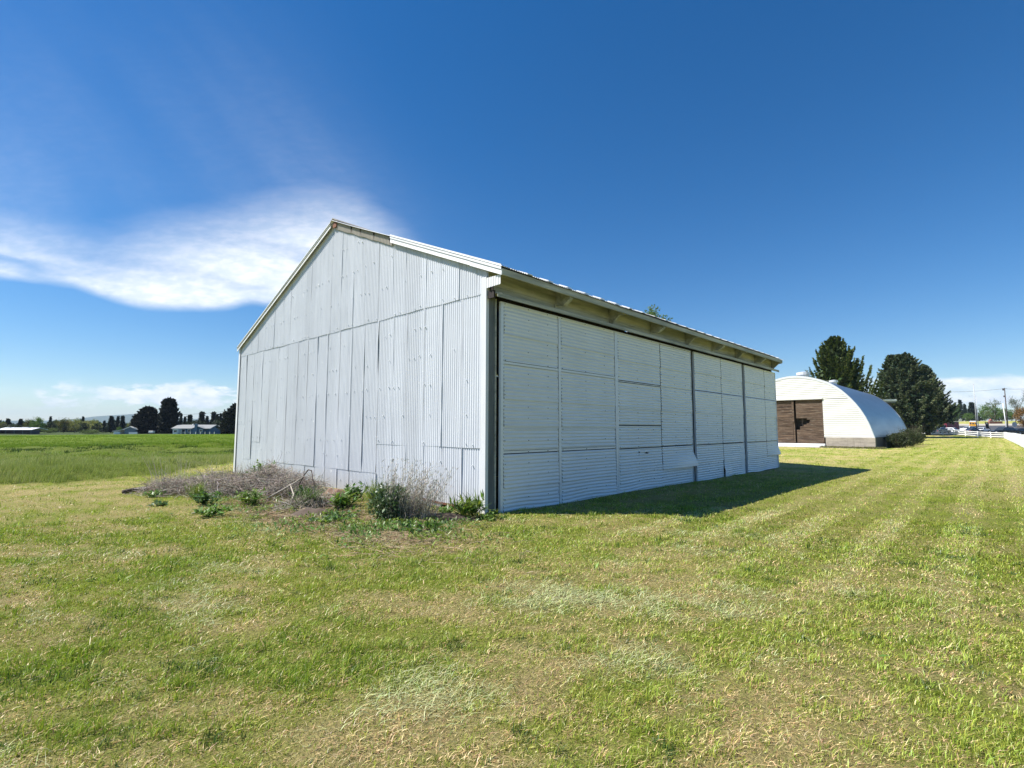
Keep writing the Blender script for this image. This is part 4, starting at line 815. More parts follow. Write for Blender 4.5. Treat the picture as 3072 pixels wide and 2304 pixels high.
k=5;d=rdir(len(cx));d[:,2]*=.12; P=np.stack([cx,cy,gz(cx,cy)+.02],1)[:,None]+d[:,None]*np.linspace(-.5,.5,k)[None,:,None]*RNG.uniform(.08,.38,len(cx))[:,None,None]+np.cumsum(RNG.normal(size=(len(cx),k,3))*.009,1); P[...,2]=np.maximum(P[...,2],gz(P[...,0],P[...,1])+.004)
V,Fc,C=strands(P,np.full((len(cx),k),.0032),jit((.40,.32,.20),len(cx),.35)); tag(mesh_np('dry_straw',V,Fc,M_TWIG,None,C),'dry straw and dead stalks strewn over bare soil',None,None,'stuff')
# ================================================================== trees on the right
pA=lambda t:4.9*(1-max(0,(t-.12))**1.55*.93)*(1 if t<.93 else .6+.4*(1-t)/.07) if t<.97 else .9
def profA(t):
    return float(np.interp(t,[0,.15,.35,.5,.62,.75,.88,.95,1],[4.8,6.0,5.5,4.4,3.6,2.7,1.7,.9,.15]))
conifer('spruce_tree','tall dark spruce with upswept branch tips rising behind the arched barn roof',base(2519,80),hpx(2519,1010,80),profA,230,230,.36,cb=.05,dense=.30,whorl=15,up=.95,droop=.45,col=(.045,.070,.026),tip=(.15,.18,.05),tipf=.40,trunk_r=.32)
def profB(t): return float(np.interp(t,[0,.08,.2,.4,.6,.75,.9,.97,1],[3.2,4.6,5.0,4.9,4.3,3.5,2.1,1.1,.4]))
def big_fir(px,depth,top,label,second=None,prof=profB,nb=300,sc=1.,cb=.09):
    t=conifer('fir_tree',label,base(px,depth),hpx(px,top,depth),lambda a:prof(a)*sc,nb,230,.34,cb=cb,dense=.55,up=.30,droop=.2,col=(.040,.064,.034),tip=(.17,.195,.10),tipf=.5,trunk_r=.38)
    return t
big_fir(2722,104,1057,'dense dome shaped fir with thick foliage beside the end of the arched barn',sc=1.12)
t=big_fir(2690,106,1062,'dense fir merging into the left side of the dome shaped fir',sc=.70,nb=220)
def profC(t): return float(np.interp(t,[0,.05,.15,.3,.5,.7,.9,1],[5.2,5.9,5.6,4.7,3.6,2.5,1.2,.2]))
big_fir(2785,114,1093,'dark ragged fir behind the dome shaped fir with boughs near the parked trucks',prof=profC,nb=300,sc=1.12,cb=.2)
# poplar whose top shows over the ridge of the big barn
px=1965; decid('poplar_tree','leafy tree behind the big barn with only its tips showing over the roof',base(px,42),hpx(px,914,42),4.8,80,110,.17,cb=.3,col=(.10,.16,.05),col2=(.15,.20,.07),trunk_r=.22,cr=.13)
# shrubs along the shaded side of the arched barn
for i,(x,y,h,lab) in enumerate(((.75,51.5,1.5,'low dark shrub nearest the front corner of the arched barn'),(1.0,55.0,1.9,'tall weedy shrub second along the shaded side of the arched barn'),(.95,59.,2.0,'grey green shrub third along the shaded side of the arched barn'),(1.1,63.5,2.1,'shrub at the far end of the shaded side of the arched barn'))):
    t=thing('side_shrub',lab,'shrub',(x,y,float(gz(x,y))),i*1.3,'shrubs along the side of the arched barn')
    (V,Fc,C),_=decid_np(h*.85,1.8,24,110,.12,cb=.02,col=(.045,.062,.028),col2=(.10,.115,.06),cr=.2); mesh_np('leaves',V,Fc,M_DECI,t,C)
    V,Fc,C=dry_stems((x,y),70,h*1.0,.7,(0,0),.008,(.13,.11,.08)); mesh_np('stem',V-np.array([x,y,float(gz(x,y))]),Fc,M_TWIG,t,C)
for i,(x,y,h) in enumerate(((.45,48.6,1.55),(.5,49.6,1.35),(.7,50.3,1.5))):
    weed('tall_weed',['tall thin weed stalk nearest the concrete corner of the arched barn','shortest thin weed stalk by the arched barn concrete','thin weed stalk beside the first shrub of the arched barn'][i],(x,y,float(gz(x,y))),h,.14,4,110,.16,.05,(.035,.05,.025),group='weed stalks by the arched barn')
# weeds at the foot of the arched barn front
tag(None or mesh_np('foundation_weeds',*(lambda r:(r[0],r[1],M_WEED,None,r[2]))(blades(RNG.uniform(-4.2,.6,1500),RNG.normal(45.9,.25,1500),np.full(1500,.22),np.full(1500,.03),RNG.uniform(.1,.8,1500),jit((.17,.16,.07),1500,.4)))),'rough dry weeds along the concrete foundation',None,None,'stuff')
# distant tree kinds (built once, then copied with their parts)
GR='trees along the far side of the meadow'
def profF(t): return float(np.interp(t,[0,.1,.3,.6,.85,1],[2.4,2.4,1.6,.72,.22,.01]))
def profW(t): return float(np.interp(t,[0,.1,.3,.55,.8,.93,1],[4.2,5.4,5.6,4.9,3.4,2.2,.6]))
def profT(t): return float(np.interp(t,[0,.12,.3,.6,.8,.93,1],[1.4,3.6,3.9,3.2,2.6,2.0,1.0]))
KIND={}
def place(kind,px,top,depth,wpx,label,group=GR,Hd=None):
    b=base(px,depth); H=hpx(px,top,depth,b); Wm=wpx*(1.7 if kind in('fir','fir2') else 1.)*depth/F_PX*math.cos(math.atan((px-CXP)/F_PX))
    if kind not in KIND:
        if kind=='fir': t=conifer('fir_tree','',(0,0,0),12.,profF,110,60,.55,group,cb=.05,dense=.45,up=.2,droop=.2,col=(.034,.054,.036),tip=(.06,.085,.045),trunk_r=.2); wd=4.8
        elif kind=='fir2': t=conifer('fir_tree','',(0,0,0),12.,lambda a:profF(a)*(.75+.5*math.sin(a*17)**2),95,60,.5,group,cb=.12,dense=.3,up=.1,droop=.25,col=(.032,.05,.036),tip=(.055,.08,.045),trunk_r=.18); wd=4.6
        elif kind=='green': t=decid('broadleaf_tree','',(0,0,0),10.,9.,34,60,.6,group,cb=.1,col=(.08,.15,.03),col2=(.13,.20,.045)); wd=9.
        elif kind=='yellow': t=decid('broadleaf_tree','',(0,0,0),10.,9.,40,40,.55,group,cb=.15,col=(.22,.24,.07),col2=(.30,.28,.11),bark=M_BARKL); wd=9.
        elif kind=='olive': t=decid('broadleaf_tree','',(0,0,0),10.,8.,34,60,.6,group,cb=.1,col=(.09,.12,.035),col2=(.17,.14,.055)); wd=8.
        elif kind=='darkbush': t=decid('dark_bush','',(0,0,0),6.,7.,30,60,.5,group,'bush',cb=.02,col=(.022,.034,.02),col2=(.04,.055,.028)); wd=7.
        elif kind=='bush': t=decid('green_bush','',(0,0,0),3.,7.,26,50,.4,group,'bush',cb=.02,col=(.09,.13,.035),col2=(.14,.18,.06)); wd=7.
        KIND[kind]=(t,{'fir':12.,'fir2':12.,'darkbush':6.,'bush':3.}.get(kind,10.),wd); first=True; r=t
    else:
        t0,h0,wd=KIND[kind]; r=dup(t0,(0,0,0),RNG.uniform(0,6.28),label); r['group']=group
    t0,h0,wd=KIND[kind]; r.location=b; r.scale=(Wm/wd,Wm/wd,H/h0); r['label']=label; return r
for a in (('fir',22,1256,190,24,'dark fir behind the left end of the long white roofed shed'),('olive',4,1266,186,40,'brownish tree cut by the left edge of the photo behind the shed'),('fir2',60,1257,190,24,'dark fir behind the middle of the long white roofed shed'),
 ('darkbush',38,1274,182,70,'dark thicket directly behind the roof of the white shed'),('olive',84,1257,188,30,'dark rounded tree left of the bright green tree'),('green',111,1251,184,46,'bright green broad tree right of the long white shed'),('fir2',149,1250,200,16,'thin bare topped fir between the green and olive trees'),
 ('darkbush',150,1266,190,44,'dark thicket between the bright green and olive trees'),('bush',152,1284,178,46,'low light green bush right of the long white shed'),('olive',168,1259,195,26,'small dark tree just left of the rounded olive tree'),('olive',191,1254,186,38,'rounded olive brown tree left of the yellow trees'),
 ('yellow',225,1254,190,50,'pale yellow tree next to the olive brown tree'),('fir',247,1250,205,14,'narrow dark fir poking out between the two yellow trees'),('yellow',276,1257,188,56,'wide pale yellow tree in front of the blue hill'),('darkbush',248,1269,180,34,'round dark bush under the yellow trees'),
 ('darkbush',290,1272,182,30,'dark bush at the right foot of the wide yellow tree'),('bush',272,1289,174,52,'long low pale green bush at the field edge under the yellow trees'),('fir',312,1262,200,14,'small fir in front of the left slope of the hill'),('fir',332,1248,196,24,'left fir of the pair in front of the blue hill'),
 ('fir2',352,1249,200,18,'middle fir of the clump in front of the blue hill'),('fir',366,1248,198,20,'right fir of the clump in front of the blue hill'),('green',359,1280,178,18,'small light green tree below the fir clump'),('yellow',392,1264,200,24,'yellowish tree hidden behind the broad black conifer'),
 ('fir',541,1240,215,14,'thin fir right of the tall black conifer'),('fir2',553,1250,212,16,'short fir second right of the tall black conifer'),('fir',568,1245,215,24,'broad fir above the white roofed shed'),('fir',604,1236,216,28,'tallest fir above the blue house roof'),
 ('fir2',620,1249,214,18,'short fir right of the chimney of the blue house'),('fir',639,1236,218,24,'tall fir above the right end of the blue house'),('fir2',650,1243,214,18,'slender fir right of the tall fir over the blue house'),('fir',660,1241,216,16,'pointed fir left of the dark conifer at the barn edge'),
 ('fir2',669,1238,218,14,'thin spire fir near the left edge of the barn'),('fir',677,1240,214,16,'fir half hidden behind the dark conifer at the barn edge'),('darkbush',588,1262,210,60,'dark thicket behind the blue house'),('darkbush',655,1262,208,50,'dark thicket behind the beige house')): place(*a)
def black_conifer(px,top,depth,prof,label,sc,nb=170):
    return conifer('black_conifer',label,base(px,depth),hpx(px,top,depth),lambda a:prof(a)*sc,nb,90,.55,cb=.05,up=.25,droop=.2,col=(.013,.018,.012),tip=(.035,.038,.022),tipf=.3,trunk_r=.4)
black_conifer(442,1222,172,profW,'broad black spreading conifer left of the tall black conifer',.82)
black_conifer(418,1245,174,profW,'shorter black conifer at the left side of the broad spreading conifer',.5,120)
black_conifer(504,1196,170,profT,'tall black conifer standing in front of the white roofed shed',.82)
black_conifer(712,1214,150,profW,'dark conifer half hidden by the left edge of the barn',.85)
# ---- far hill line
hx=[]
for i in range(80):
    a=-.95+1.9*i/79; h=np.interp(a,[-1,-.78,-.72,-.70,-.66,-.63,-.58,-.5,-.3,1],[70,78,82,118,140,152,125,95,80,80])+12*(fbm(a*30,a*0,1.,3,95)-.5)
    th=math.pi/2+YAW-a; row=[]
    for j in range(10):
        r=5200+j*260; row.append((CAM[0]+r*math.cos(th),CAM[1]+r*math.sin(th),-4+float(h)*math.sin(min(1,j/6)*math.pi/2)*(.92+.16*float(vn(np.array(i*.7),np.array(j*.9),6)))))
    hx.append(row)
tag(MB().grid(hx).build('hills',M_plain('forested_hill',(.05,.085,.05),.95,0.,.35,.004),None,True),None,None,None,'structure')
# ---- buildings across the meadow
M_WHR=M_plain('white_metal_roof',(.80,.80,.79),.45,0.,.04); M_DKW=M_plain('dark_shed_wall',(.10,.09,.09),.8,0.,.2,3.); M_GYW=M_plain('grey_wall',(.17,.21,.26),.7,0.,.12,3.)
M_BLUE=M_plain('blue_siding',(.045,.115,.20),.6,0.,.12,2.); M_SHIN=M_plain('pale_shingles',(.24,.25,.25),.8,0.,.2,4.); M_GLASS=M_plain('dark_window_glass',(.03,.04,.05),.12,0.,.1,2.,.8); M_WPT=M_plain('white_paint',(.78,.78,.76),.5,0.,.06,3.); M_BEIGE=M_plain('beige_wall',(.36,.31,.24),.7,0.,.15,2.)
def face_rz(px): return YAW
def face_rz0(px): # rotate a thing's local x along the picture's horizontal at that column
    d=ray(px,hor(px)); return math.atan2(d[1],d[0])-math.pi/2
def gable_house(t,Lx,Ly,hw,hr,mw,mr,ov=.35,axis='x',roofname='roof'):
    b=MB(); b.box(-Lx/2,Lx/2,-Ly/2,Ly/2,-.3,hw)
    if axis=='x': b.prism([(-Ly/2,hw),(Ly/2,hw),(0,hr-.12)],'x',-Lx/2,Lx/2)
    else: b.prism([(-Lx/2,hw),(Lx/2,hw),(0,hr-.12)],'y',-Ly/2,Ly/2)
    w=b.build('wall',mw,t); r=MB(); H=(Ly if axis=='x' else Lx)/2; e=hw-(hr-hw)*ov/H
    for s in (-1,1):
        pr=[(0,hr),(s*(H+ov),e),(s*(H+ov),e+.14),(0,hr+.16)]
        if axis=='x': r.prism(pr,'x',-Lx/2-ov,Lx/2+ov)
        else: r.prism(pr,'y',-Ly/2-ov,Ly/2+ov)
    return w,r.build(roofname,mr,t)
def window(t,x,z,w,h,y,mf=None):
    f=MB(); f.box(x-w/2-.1,x+w/2+.1,y-.05,y+.02,z-h/2-.1,z+h/2+.1); o=f.build('window',mf or M_WPT,t); g=MB(); g.box(x-w/2,x+w/2,y-.06,y-.045,z-h/2,z+h/2); g.build('pane',M_GLASS,o)
# long shed
b0=base(68,166); t=thing('long_shed','long low shed with a bright white roof and dark open side across the meadow','shed',b0,face_rz(68))
k=MB(); k.box(-5.5,5.5,.0,.2,-.3,1.25); k.box(-5.5,-5.3,-2.6,.0,-.3,1.25); k.box(5.3,5.5,-2.6,0.,-.3,1.25); k.build('wall',M_DKW,t)
k=MB(); k.prism([(-3.0,1.2),(-3.0,1.32),(0,2.0),(3.,1.32),(3.,1.2),(0,1.85)],'x',-5.7,5.7); k.build('roof',M_WHR,t)
for x in (-5.4,-2.7,0,2.7,5.4): k=MB(); k.box(x-.09,x+.09,-2.85,-2.67,-.3,1.22); k.build('post',M_GREYW,t)
for x,w in ((-3.8,.45),(1.7,1.1)): k=MB(); k.box(x-w,x+w,-1.0,.6,1.5,2.1,.04); k.build('roof_vent',M_WHR,t)
# old barn with white roof and lean-to at the left of the black conifers
b0=base(385,168); t=thing('white_roof_barn','old white roofed barn with a sloping lean to left of the black conifers','barn',b0,face_rz(385))
k=MB(); k.box(-1.2,2.8,0,6,-.3,1.5); k.prism([(-1.2,1.5),(2.8,1.5),(.8,2.25)],'y',0,6); k.build('wall',M_GYW,t)
k=MB(); k.prism([(.8,2.5),(3.1,1.55),(3.1,1.4),(.8,2.3),(-1.5,1.4),(-1.5,1.55)],'y',-.4,6.3); k.prism([(-4.9,.85),(-1.55,1.3),(-1.55,1.42),(-4.9,.97)],'y',-.4,6.3); k.build('roof',M_WHR,t)
k=MB(); k.box(-4.7,-2.6,-.1,5.8,-.3,.8); k.box(1.4,4.2,-1.6,-1.4,-.3,.62); k.build('low_wall',M_WPT,t)
# tank / white trailer
b0=base(456,166); t=thing('white_trailer','small white box trailer parked under the broad black conifer','trailer',b0,face_rz(456)); k=MB(); k.box(-.75,.75,-.5,.5,.25,.95,.06); k.build('body',M_WPT,t)
for s in (-.45,.45): k=MB(); k.cyl((s,-.52,.2),.2,.12,'y',12); k.build('wheel',M_DKW,t)
# white roofed shed behind the tall conifer
b0=base(524,178); t=thing('white_roof_shed','grey shed with a bright white metal roof behind the tall black conifer','shed',b0,face_rz(524)); gable_house(t,9.6,5.,1.45,2.75,M_GYW,M_WHR)
# blue house
b0=base(592,168); t=thing('blue_house','blue ranch house with a pale roof and chimney across the meadow','house',b0,face_rz(592)); rz=t.rotation_euler[2]
gable_house(t,12.,6.5,1.75,2.85,M_BLUE,M_SHIN)
k=MB(); k.box(1.2,4.6,-4.4,-3.2,-.3,1.75); k.prism([(1.2,1.75),(4.6,1.75),(2.9,2.2)],'y',-4.4,-3.2); k.build('wall',M_BLUE,t)
k=MB(); k.prism([(2.9,2.36),(5.0,1.66),(5.0,1.74),(2.9,2.46),(.8,1.74),(.8,1.66)],'y',-4.6,-1.5); k.build('roof',M_SHIN,t)
k=MB(); k.box(1.95,2.85,-4.75,-4.42,-.3,3.25,.03); k.build('chimney',M_BLUE,t)
for x,z in ((-1.2,3.0),(.3,3.05)): k=MB(); k.cyl((x,-.4,z-.4),.16,.4,'z',10); k.cyl((x,-.4,z),.26,.2,'z',10,.1); k.build('roof_vent',M_WPT,t)
for x in (-4.2,-2.4,-.6): window(t,x,1.0,.9,.8,-3.26)
window(t,3.9,1.05,.7,.7,-4.41)
k=MB(); k.box(-3.6,-2.9,-3.32,-3.25,-.1,1.5); k.build('door',M_WPT,t)
b0=base(530,163); t=thing('white_booth','small white booth with a wide window at the left end of the blue house','booth',b0,face_rz(530)); k=MB(); k.box(-.75,.75,-.6,.6,-.1,1.5); k.build('wall',M_WPT,t); k=MB(); k.box(-.9,.9,-.8,.8,1.5,1.62); k.build('roof',M_WHR,t); window(t,0,.85,1.0,.6,-.6)
b0=base(672,176); t=thing('beige_house','beige house with a grey roof between the blue house and the barn','house',b0,face_rz(672)); gable_house(t,6.5,5.,1.5,2.6,M_BEIGE,M_SHIN); window(t,-1.5,.9,.8,.7,-2.51); window(t,1.2,.9,.8,.7,-2.51)
b0=base(652,185); t=thing('grey_house','small house showing only its grey roof behind the blue house','house',b0,face_rz(652)); gable_house(t,4.5,5.,1.5,2.5,M_GYW,M_SHIN)
b0=base(703,165); t=thing('low_white_trailer','long low white flat trailer by the left edge of the barn','trailer',b0,face_rz(703)); k=MB(); k.box(-1.3,1.3,-.5,.5,.25,.55,.03); k.build('bed',M_WPT,t)
for s in (-.8,.8): k=MB(); k.cyl((s,-.52,.2),.2,.12,'y',12); k.build('wheel',M_DKW,t)
# post fence in front of the blue house
t=thing('post_fence','low white post fence in front of the blue house','fence',base(556,160),0); o0=np.array(t.location)
pp=[np.array(base(p,160))-o0 for p in (556,572,588,602,616,630,644)]
for p in pp: k=MB(); k.box(p[0]-.08,p[0]+.08,p[1]-.08,p[1]+.08,p[2]-.1,p[2]+.75,.01); k.build('post',M_WPT,t)
k=MB()
for a,b in zip(pp[:-1],pp[1:]): k.beam(a+np.array([0,0,.5]),b+np.array([0,0,.5]),.03,.06)
k.build('rail',M_GREYW,t)
def wire(name,label,P,sag,r=.035):
    P=[Vector(p) for p in P]; b=MB(); o=P[0].copy(); pts=[]
    for a,c in zip(P[:-1],P[1:]):
        for i in range(12): s=i/12; pts.append(a.lerp(c,s)-o-Vector((0,0,sag*4*s*(1-s))))
    pts.append(P[-1]-o); b.tube(pts,r,5); ob=b.build(name,M_DARKW,None,True); ob.location=o; tag(ob,label,'power line')
wire('power_line','thin power line above the firs and the blue house',[atp(535,1244,205),atp(700,1231,190)],.3)
# ================================================================== beyond the lawn on the right: fences, car park, road
M_ASPH=M_plain('asphalt',(.060,.062,.068),.9,0.,.25,.6); M_PAVE=M_plain('beige_pavement',(.42,.38,.31),.9,0.,.12,.5); M_FEN=M_plain('white_fence_paint',(.80,.80,.78),.5,0.,.05,3.)
cA=np.array(base(3012,98)[:2]); cB=np.array(base(2740,123)[:2]); fd=(cB-cA)/np.linalg.norm(cB-cA); fn=np.array([fd[1],-fd[0]]); fn=fn if fn[1]>0 else -fn
def sheet(name,m,y0f,y1,x0,x1,dz,nx=40,ny=50):
    g=[]
    for i in range(nx+1):
        x=x0+(x1-x0)*i/nx; ya=y0f(x) if callable(y0f) else y0f; g.append([(x,ya+(y1-ya)*j/ny,float(gz(x,ya+(y1-ya)*j/ny))+dz) for j in range(ny+1)])
    return tag(MB().grid(g).build(name,m,None,True),None,None,None,'structure')
fy=lambda x:cA[1]+(x-cA[0])/(cB[0]-cA[0])*(cB[1]-cA[1])+2.2
sheet('parking_lot',M_ASPH,fy,318,-75,90,.05); sheet('pavement',M_PAVE,318.2,352,-75,90,.10,30,12)
t=thing('rail_fence','white three rail fence between the lawn and the car park','fence',(cA[0],cA[1],0.)); o0=np.array([cA[0],cA[1],0.])
nP=8; pts=[cA+(cB-cA)*i/nP for i in range(nP+1)]
for p in pts: z=float(gz(*p)); k=MB(); k.box(p[0]-o0[0]-.09,p[0]-o0[0]+.09,p[1]-o0[1]-.09,p[1]-o0[1]+.09,z-.2,z+1.2,.015); k.build('post',M_FEN,t)
for h in (.30,.68,1.05):
    k=MB()
    for a,b in zip(pts[:-1],pts[1:]): k.beam((a[0]-o0[0],a[1]-o0[1],float(gz(*a))+h),(b[0]-o0[0],b[1]-o0[1],float(gz(*b))+h),.05,.15)
    k.build('rail',M_FEN,t)
pN=np.array(base(3085,40)[:2]); L=np.linalg.norm(pN-cA); pd=(pN-cA)/L; ns=18
t=thing('picket_fence','white picket fence running along the right edge of the lawn','fence',(cA[0],cA[1],0.))
for i in range(ns+1):
    p=cA+pd*L*i/ns; z=float(gz(*p)); k=MB(); k.box(p[0]-o0[0]-.06,p[0]-o0[0]+.06,p[1]-o0[1]-.06,p[1]-o0[1]+.06,z-.2,z+1.22,.01); k.build('post',M_FEN,t)
for i in range(ns):
    k=MB(); r=MB(); a=cA+pd*L*i/ns; b=cA+pd*L*(i+1)/ns; npk=int(np.linalg.norm(b-a)/.19)
    for j in range(npk):
        p=a+(b-a)*(j+.5)/npk+np.array([-.06,0]); z=float(gz(*p)); q=p-o0[:2]; w=.045
        k.prism([(-w,z+.06),(w,z+.06),(w,z+1.05),(0,z+1.16),(-w,z+1.05)],'x',-.012,.012); m0=len(k.v)-10
        for e in range(m0,len(k.v)): x,y,zz=k.v[e]; k.v[e]=(q[0]+x+pd[0]*y,q[1]+y*pd[1],zz)
    k.build('picket_panel',M_FEN,t)
    for h in (.35,.9): r.beam((a[0]-o0[0],a[1]-o0[1],float(gz(*a))+h),(b[0]-o0[0],b[1]-o0[1],float(gz(*b))+h),.04,.09)
    r.build('rail',M_FEN,t)
# ---- vehicles
def M_paint(n,c): return M_plain(n,c,.25,0.,.04,1.,.6)
M_TYRE=M_plain('tyre_rubber',(.02,.02,.02),.85,0.,.2); M_RIM=M_plain('wheel_rim',(.4,.4,.42),.35,.7,.1); M_LAMP=M_plain('tail_lamp_red',(.35,.02,.02),.3); M_HEAD=M_plain('head_lamp',(.7,.7,.72),.15,0.,.05)
def loft(prof_lo,prof_hi,wl,wh):  # side polygons (x,z) top-to-bottom matched; returns MB of a tapered cabin
    b=MB(); n=len(prof_lo); P=[(x,-wl,z) for x,z in prof_lo]+[(x,wl,z) for x,z in prof_lo]+[(x,-wh,z) for x,z in prof_hi]+[(x,wh,z) for x,z in prof_hi]; return b
def car(name,label,cat,loc,rz,L,Wd,H,paint,style='sedan'):
    t=thing(name,label,cat,loc,rz); w=Wd/2; bl=.28; belt=H*.60
    if style=='sedan': body=[(-L/2,bl+.1),(-L/2,belt-.05),(-L/2+.15,belt),(L*.18,belt-.02),(L/2-.25,belt-.16),(L/2,belt-.32),(L/2,bl+.08),(L/2-.1,bl),(-L/2+.1,bl)]; cab=[(-L*.44,belt-.01),(-L*.26,H-.05),(-L*.02,H),(L*.08,H-.04),(L*.25,belt-.03)]
    elif style=='suv': body=[(-L/2,bl+.15),(-L/2,belt),(L*.2,belt),(L/2-.15,belt-.12),(L/2,belt-.3),(L/2,bl+.1),(L/2-.1,bl),(-L/2+.1,bl)]; cab=[(-L*.49,belt-.01),(-L*.43,H-.06),(-L*.1,H),(L*.06,H-.05),(L*.22,belt-.01)]
    else: body=[(-L/2,bl+.2),(-L/2,belt),(L*.24,belt),(L/2-.1,belt-.06),(L/2,belt-.2),(L/2,bl+.1),(-L/2+.1,bl)]; cab=[(-L*.06,belt-.01),(-L*.04,H-.04),(L*.06,H),(L*.14,H-.04),(L*.25,belt-.01)]
    b=MB(); b.prism(body,'y',-w,w); o=b.build('body',paint,t); bv=o.modifiers.new('bevel','BEVEL'); bv.width=.07; bv.segments=2
    wc=w*.80; n=len(cab); c=MB(); P=[];
    for s in (-1,1): P+=[(x,s*(w*.95 if i in (0,n-1) else wc),z) for i,(x,z) in enumerate(cab)]
    c.vs(P,[tuple(range(n))[::-1],tuple(range(n,2*n))]+[(i,i+1,n+i+1,n+i) for i in range(n-1)]); o=c.build('cabin',paint,t); bv=o.modifiers.new('bevel','BEVEL'); bv.width=.05; bv.segments=2
    def lerp(a,b_,f): return (a[0]+(b_[0]-a[0])*f,a[1]+(b_[1]-a[1])*f)
    for s in (-1,1):
        q=[lerp(lerp(cab[0],cab[-1],.07),(cab[1][0],cab[1][1]),.0),None]
        x0,x1=cab[0][0]+.25,cab[-1][0]-.28; xt0,xt1=cab[1][0]+.10,cab[-2][0]-.06; zt=H-.12; xm=(xt0+xt1)/2; y0=s*(w*.93+.012); y1=s*(wc+.018)
        for (a0,a1,b0_,b1_) in ((x0,xm-.04,xt0,xm-.04),(xm+.04,x1,xm+.04,xt1)):
            g=MB(); g.vs([(a0,y0,belt+.04),(a1,y0,belt+.04),(b1_,y1,zt),(b0_,y1,zt)],[(0,1,2,3) if s<0 else (3,2,1,0)]); g.build('side_window',M_GLASS,t)
    for (pa,pb,nm,e) in ((cab[-1],cab[-2],'windscreen',.012),(cab[0],cab[1],'rear_window',-.012)):
        a=lerp(pa,pb,.1);b_=lerp(pa,pb,.9); g=MB(); g.vs([(a[0]+e,-w*.84,a[1]+.012),(a[0]+e,w*.84,a[1]+.012),(b_[0]+e,wc*.9,b_[1]+.012),(b_[0]+e,-wc*.9,b_[1]+.012)],[(0,1,2,3) if e>0 else (3,2,1,0)]); g.build(nm,M_GLASS,t)
    for x in (-L*.31,L*.31):
        for s in (-1,1):
            k=MB(); k.cyl((x,s*w-(.11 if s>0 else .11),.33),.33,.22,'y',18); o=k.build('wheel',M_TYRE,t); k=MB(); k.cyl((x,s*(w+.112)-.006,.33),.2,.012,'y',12); k.build('rim',M_RIM,o)
    for s in (-1,1):
        k=MB(); k.box(-L/2-.012,-L/2+.05,s*w*.72-.14,s*w*.72+.14,belt-.30,belt-.14); k.build('tail_lamp',M_LAMP,t)
        k=MB(); k.box(L/2-.05,L/2+.012,s*w*.70-.16,s*w*.70+.16,belt-.46,belt-.34); k.build('headlight',M_HEAD,t)
    k=MB(); k.box(-L/2-.03,-L/2+.03,-.26,.26,bl+.14,bl+.27); k.build('number_plate',M_WPT,t)
    return t
def gl(px,depth): b=base(px,depth); return (b[0],b[1],b[2]+.05)
fz=lambda px:face_rz(px)
car('white_car','white car parked in front of the maroon truck box','car',gl(2857,142),fz(2857)-1.2,4.5,1.8,1.5,M_paint('white_car_paint',(.78,.78,.78)))
car('grey_blue_car','grey blue car in the tree shade right of the blue truck','car',gl(2824,134),fz(2824)+.25,4.4,1.8,1.55,M_paint('grey_blue_paint',(.10,.14,.19)))
car('white_suv','white sport utility car left of the yellow bus','car',gl(2904,166),fz(2904)+math.pi+.3,4.8,1.9,1.75,M_paint('white_suv_paint',(.80,.80,.80)),'suv')
car('navy_car','navy blue car in front of the yellow bus','car',gl(2920,150),fz(2920)+.2,4.3,1.8,1.45,M_paint('navy_paint',(.03,.045,.085)))
car('white_pickup','white and navy pickup behind the black banner','pickup',gl(2947,152),fz(2947)+math.pi+.25,3.9,1.8,1.5,M_paint('pickup_paint',(.72,.73,.75)),'pickup')
car('black_car','long black car with bright window edges behind the white fence corner','car',gl(3011,108),fz(3011)+math.pi+.12,5.2,1.9,1.62,M_paint('black_paint',(.015,.016,.02)))
car('dark_grey_car','dark grey car cut by the right edge of the photo','car',gl(3062,112),fz(3062)+.1,4.6,1.85,1.42,M_paint('dark_grey_paint',(.022,.023,.026)))
# yellow school bus seen from behind
M_YEL=M_paint('bus_yellow',(.72,.36,.03))
b0=gl(2921,212); t=thing('school_bus','yellow school bus with a white roof seen from behind on the road','bus',b0,face_rz0(2921)+math.pi/2)
k=MB(); k.box(-.0,9.5,-1.22,1.22,.55,2.45,.12); k.build('body',M_YEL,t)
k=MB(); k.prism([(-1.2,2.46),(1.2,2.46),(1.12,2.75),(.8,2.98),(-.8,2.98),(-1.12,2.75)],'x',-.02,9.5); k.build('roof',M_WPT,t)
for y in (-.80,.80): k=MB(); k.box(-.03,.02,y-.26,y+.26,1.55,2.15); k.build('rear_window',M_GLASS,t)
k=MB(); k.box(-.035,.02,-.42,.42,.95,2.2); o=k.build('rear_door',M_YEL,t); k=MB(); k.box(-.05,-.036,-.32,.32,1.5,2.1); k.build('pane',M_GLASS,o)
k=MB(); k.box(-.25,-.01,-1.2,1.2,.55,.78,.02); k.build('bumper',M_TYRE,t)
for y in (-.95,.95):
    for z in (2.3,1.15): k=MB(); k.cyl((-.05,y,z),.11,.06,'x',10); k.build('lamp',M_LAMP,t)
for x in (2.2,8.): 
    for y in (-1.1,1.1): k=MB(); k.cyl((x,y-.14,.5),.5,.28,'y',16); k.build('wheel',M_TYRE,t)
for y in (-1.23,1.23):
    for i in range(8): k=MB(); k.box(.8+i*1.05,1.6+i*1.05,y-.01,y+.01,1.65,2.2); k.build('side_window',M_GLASS,t)
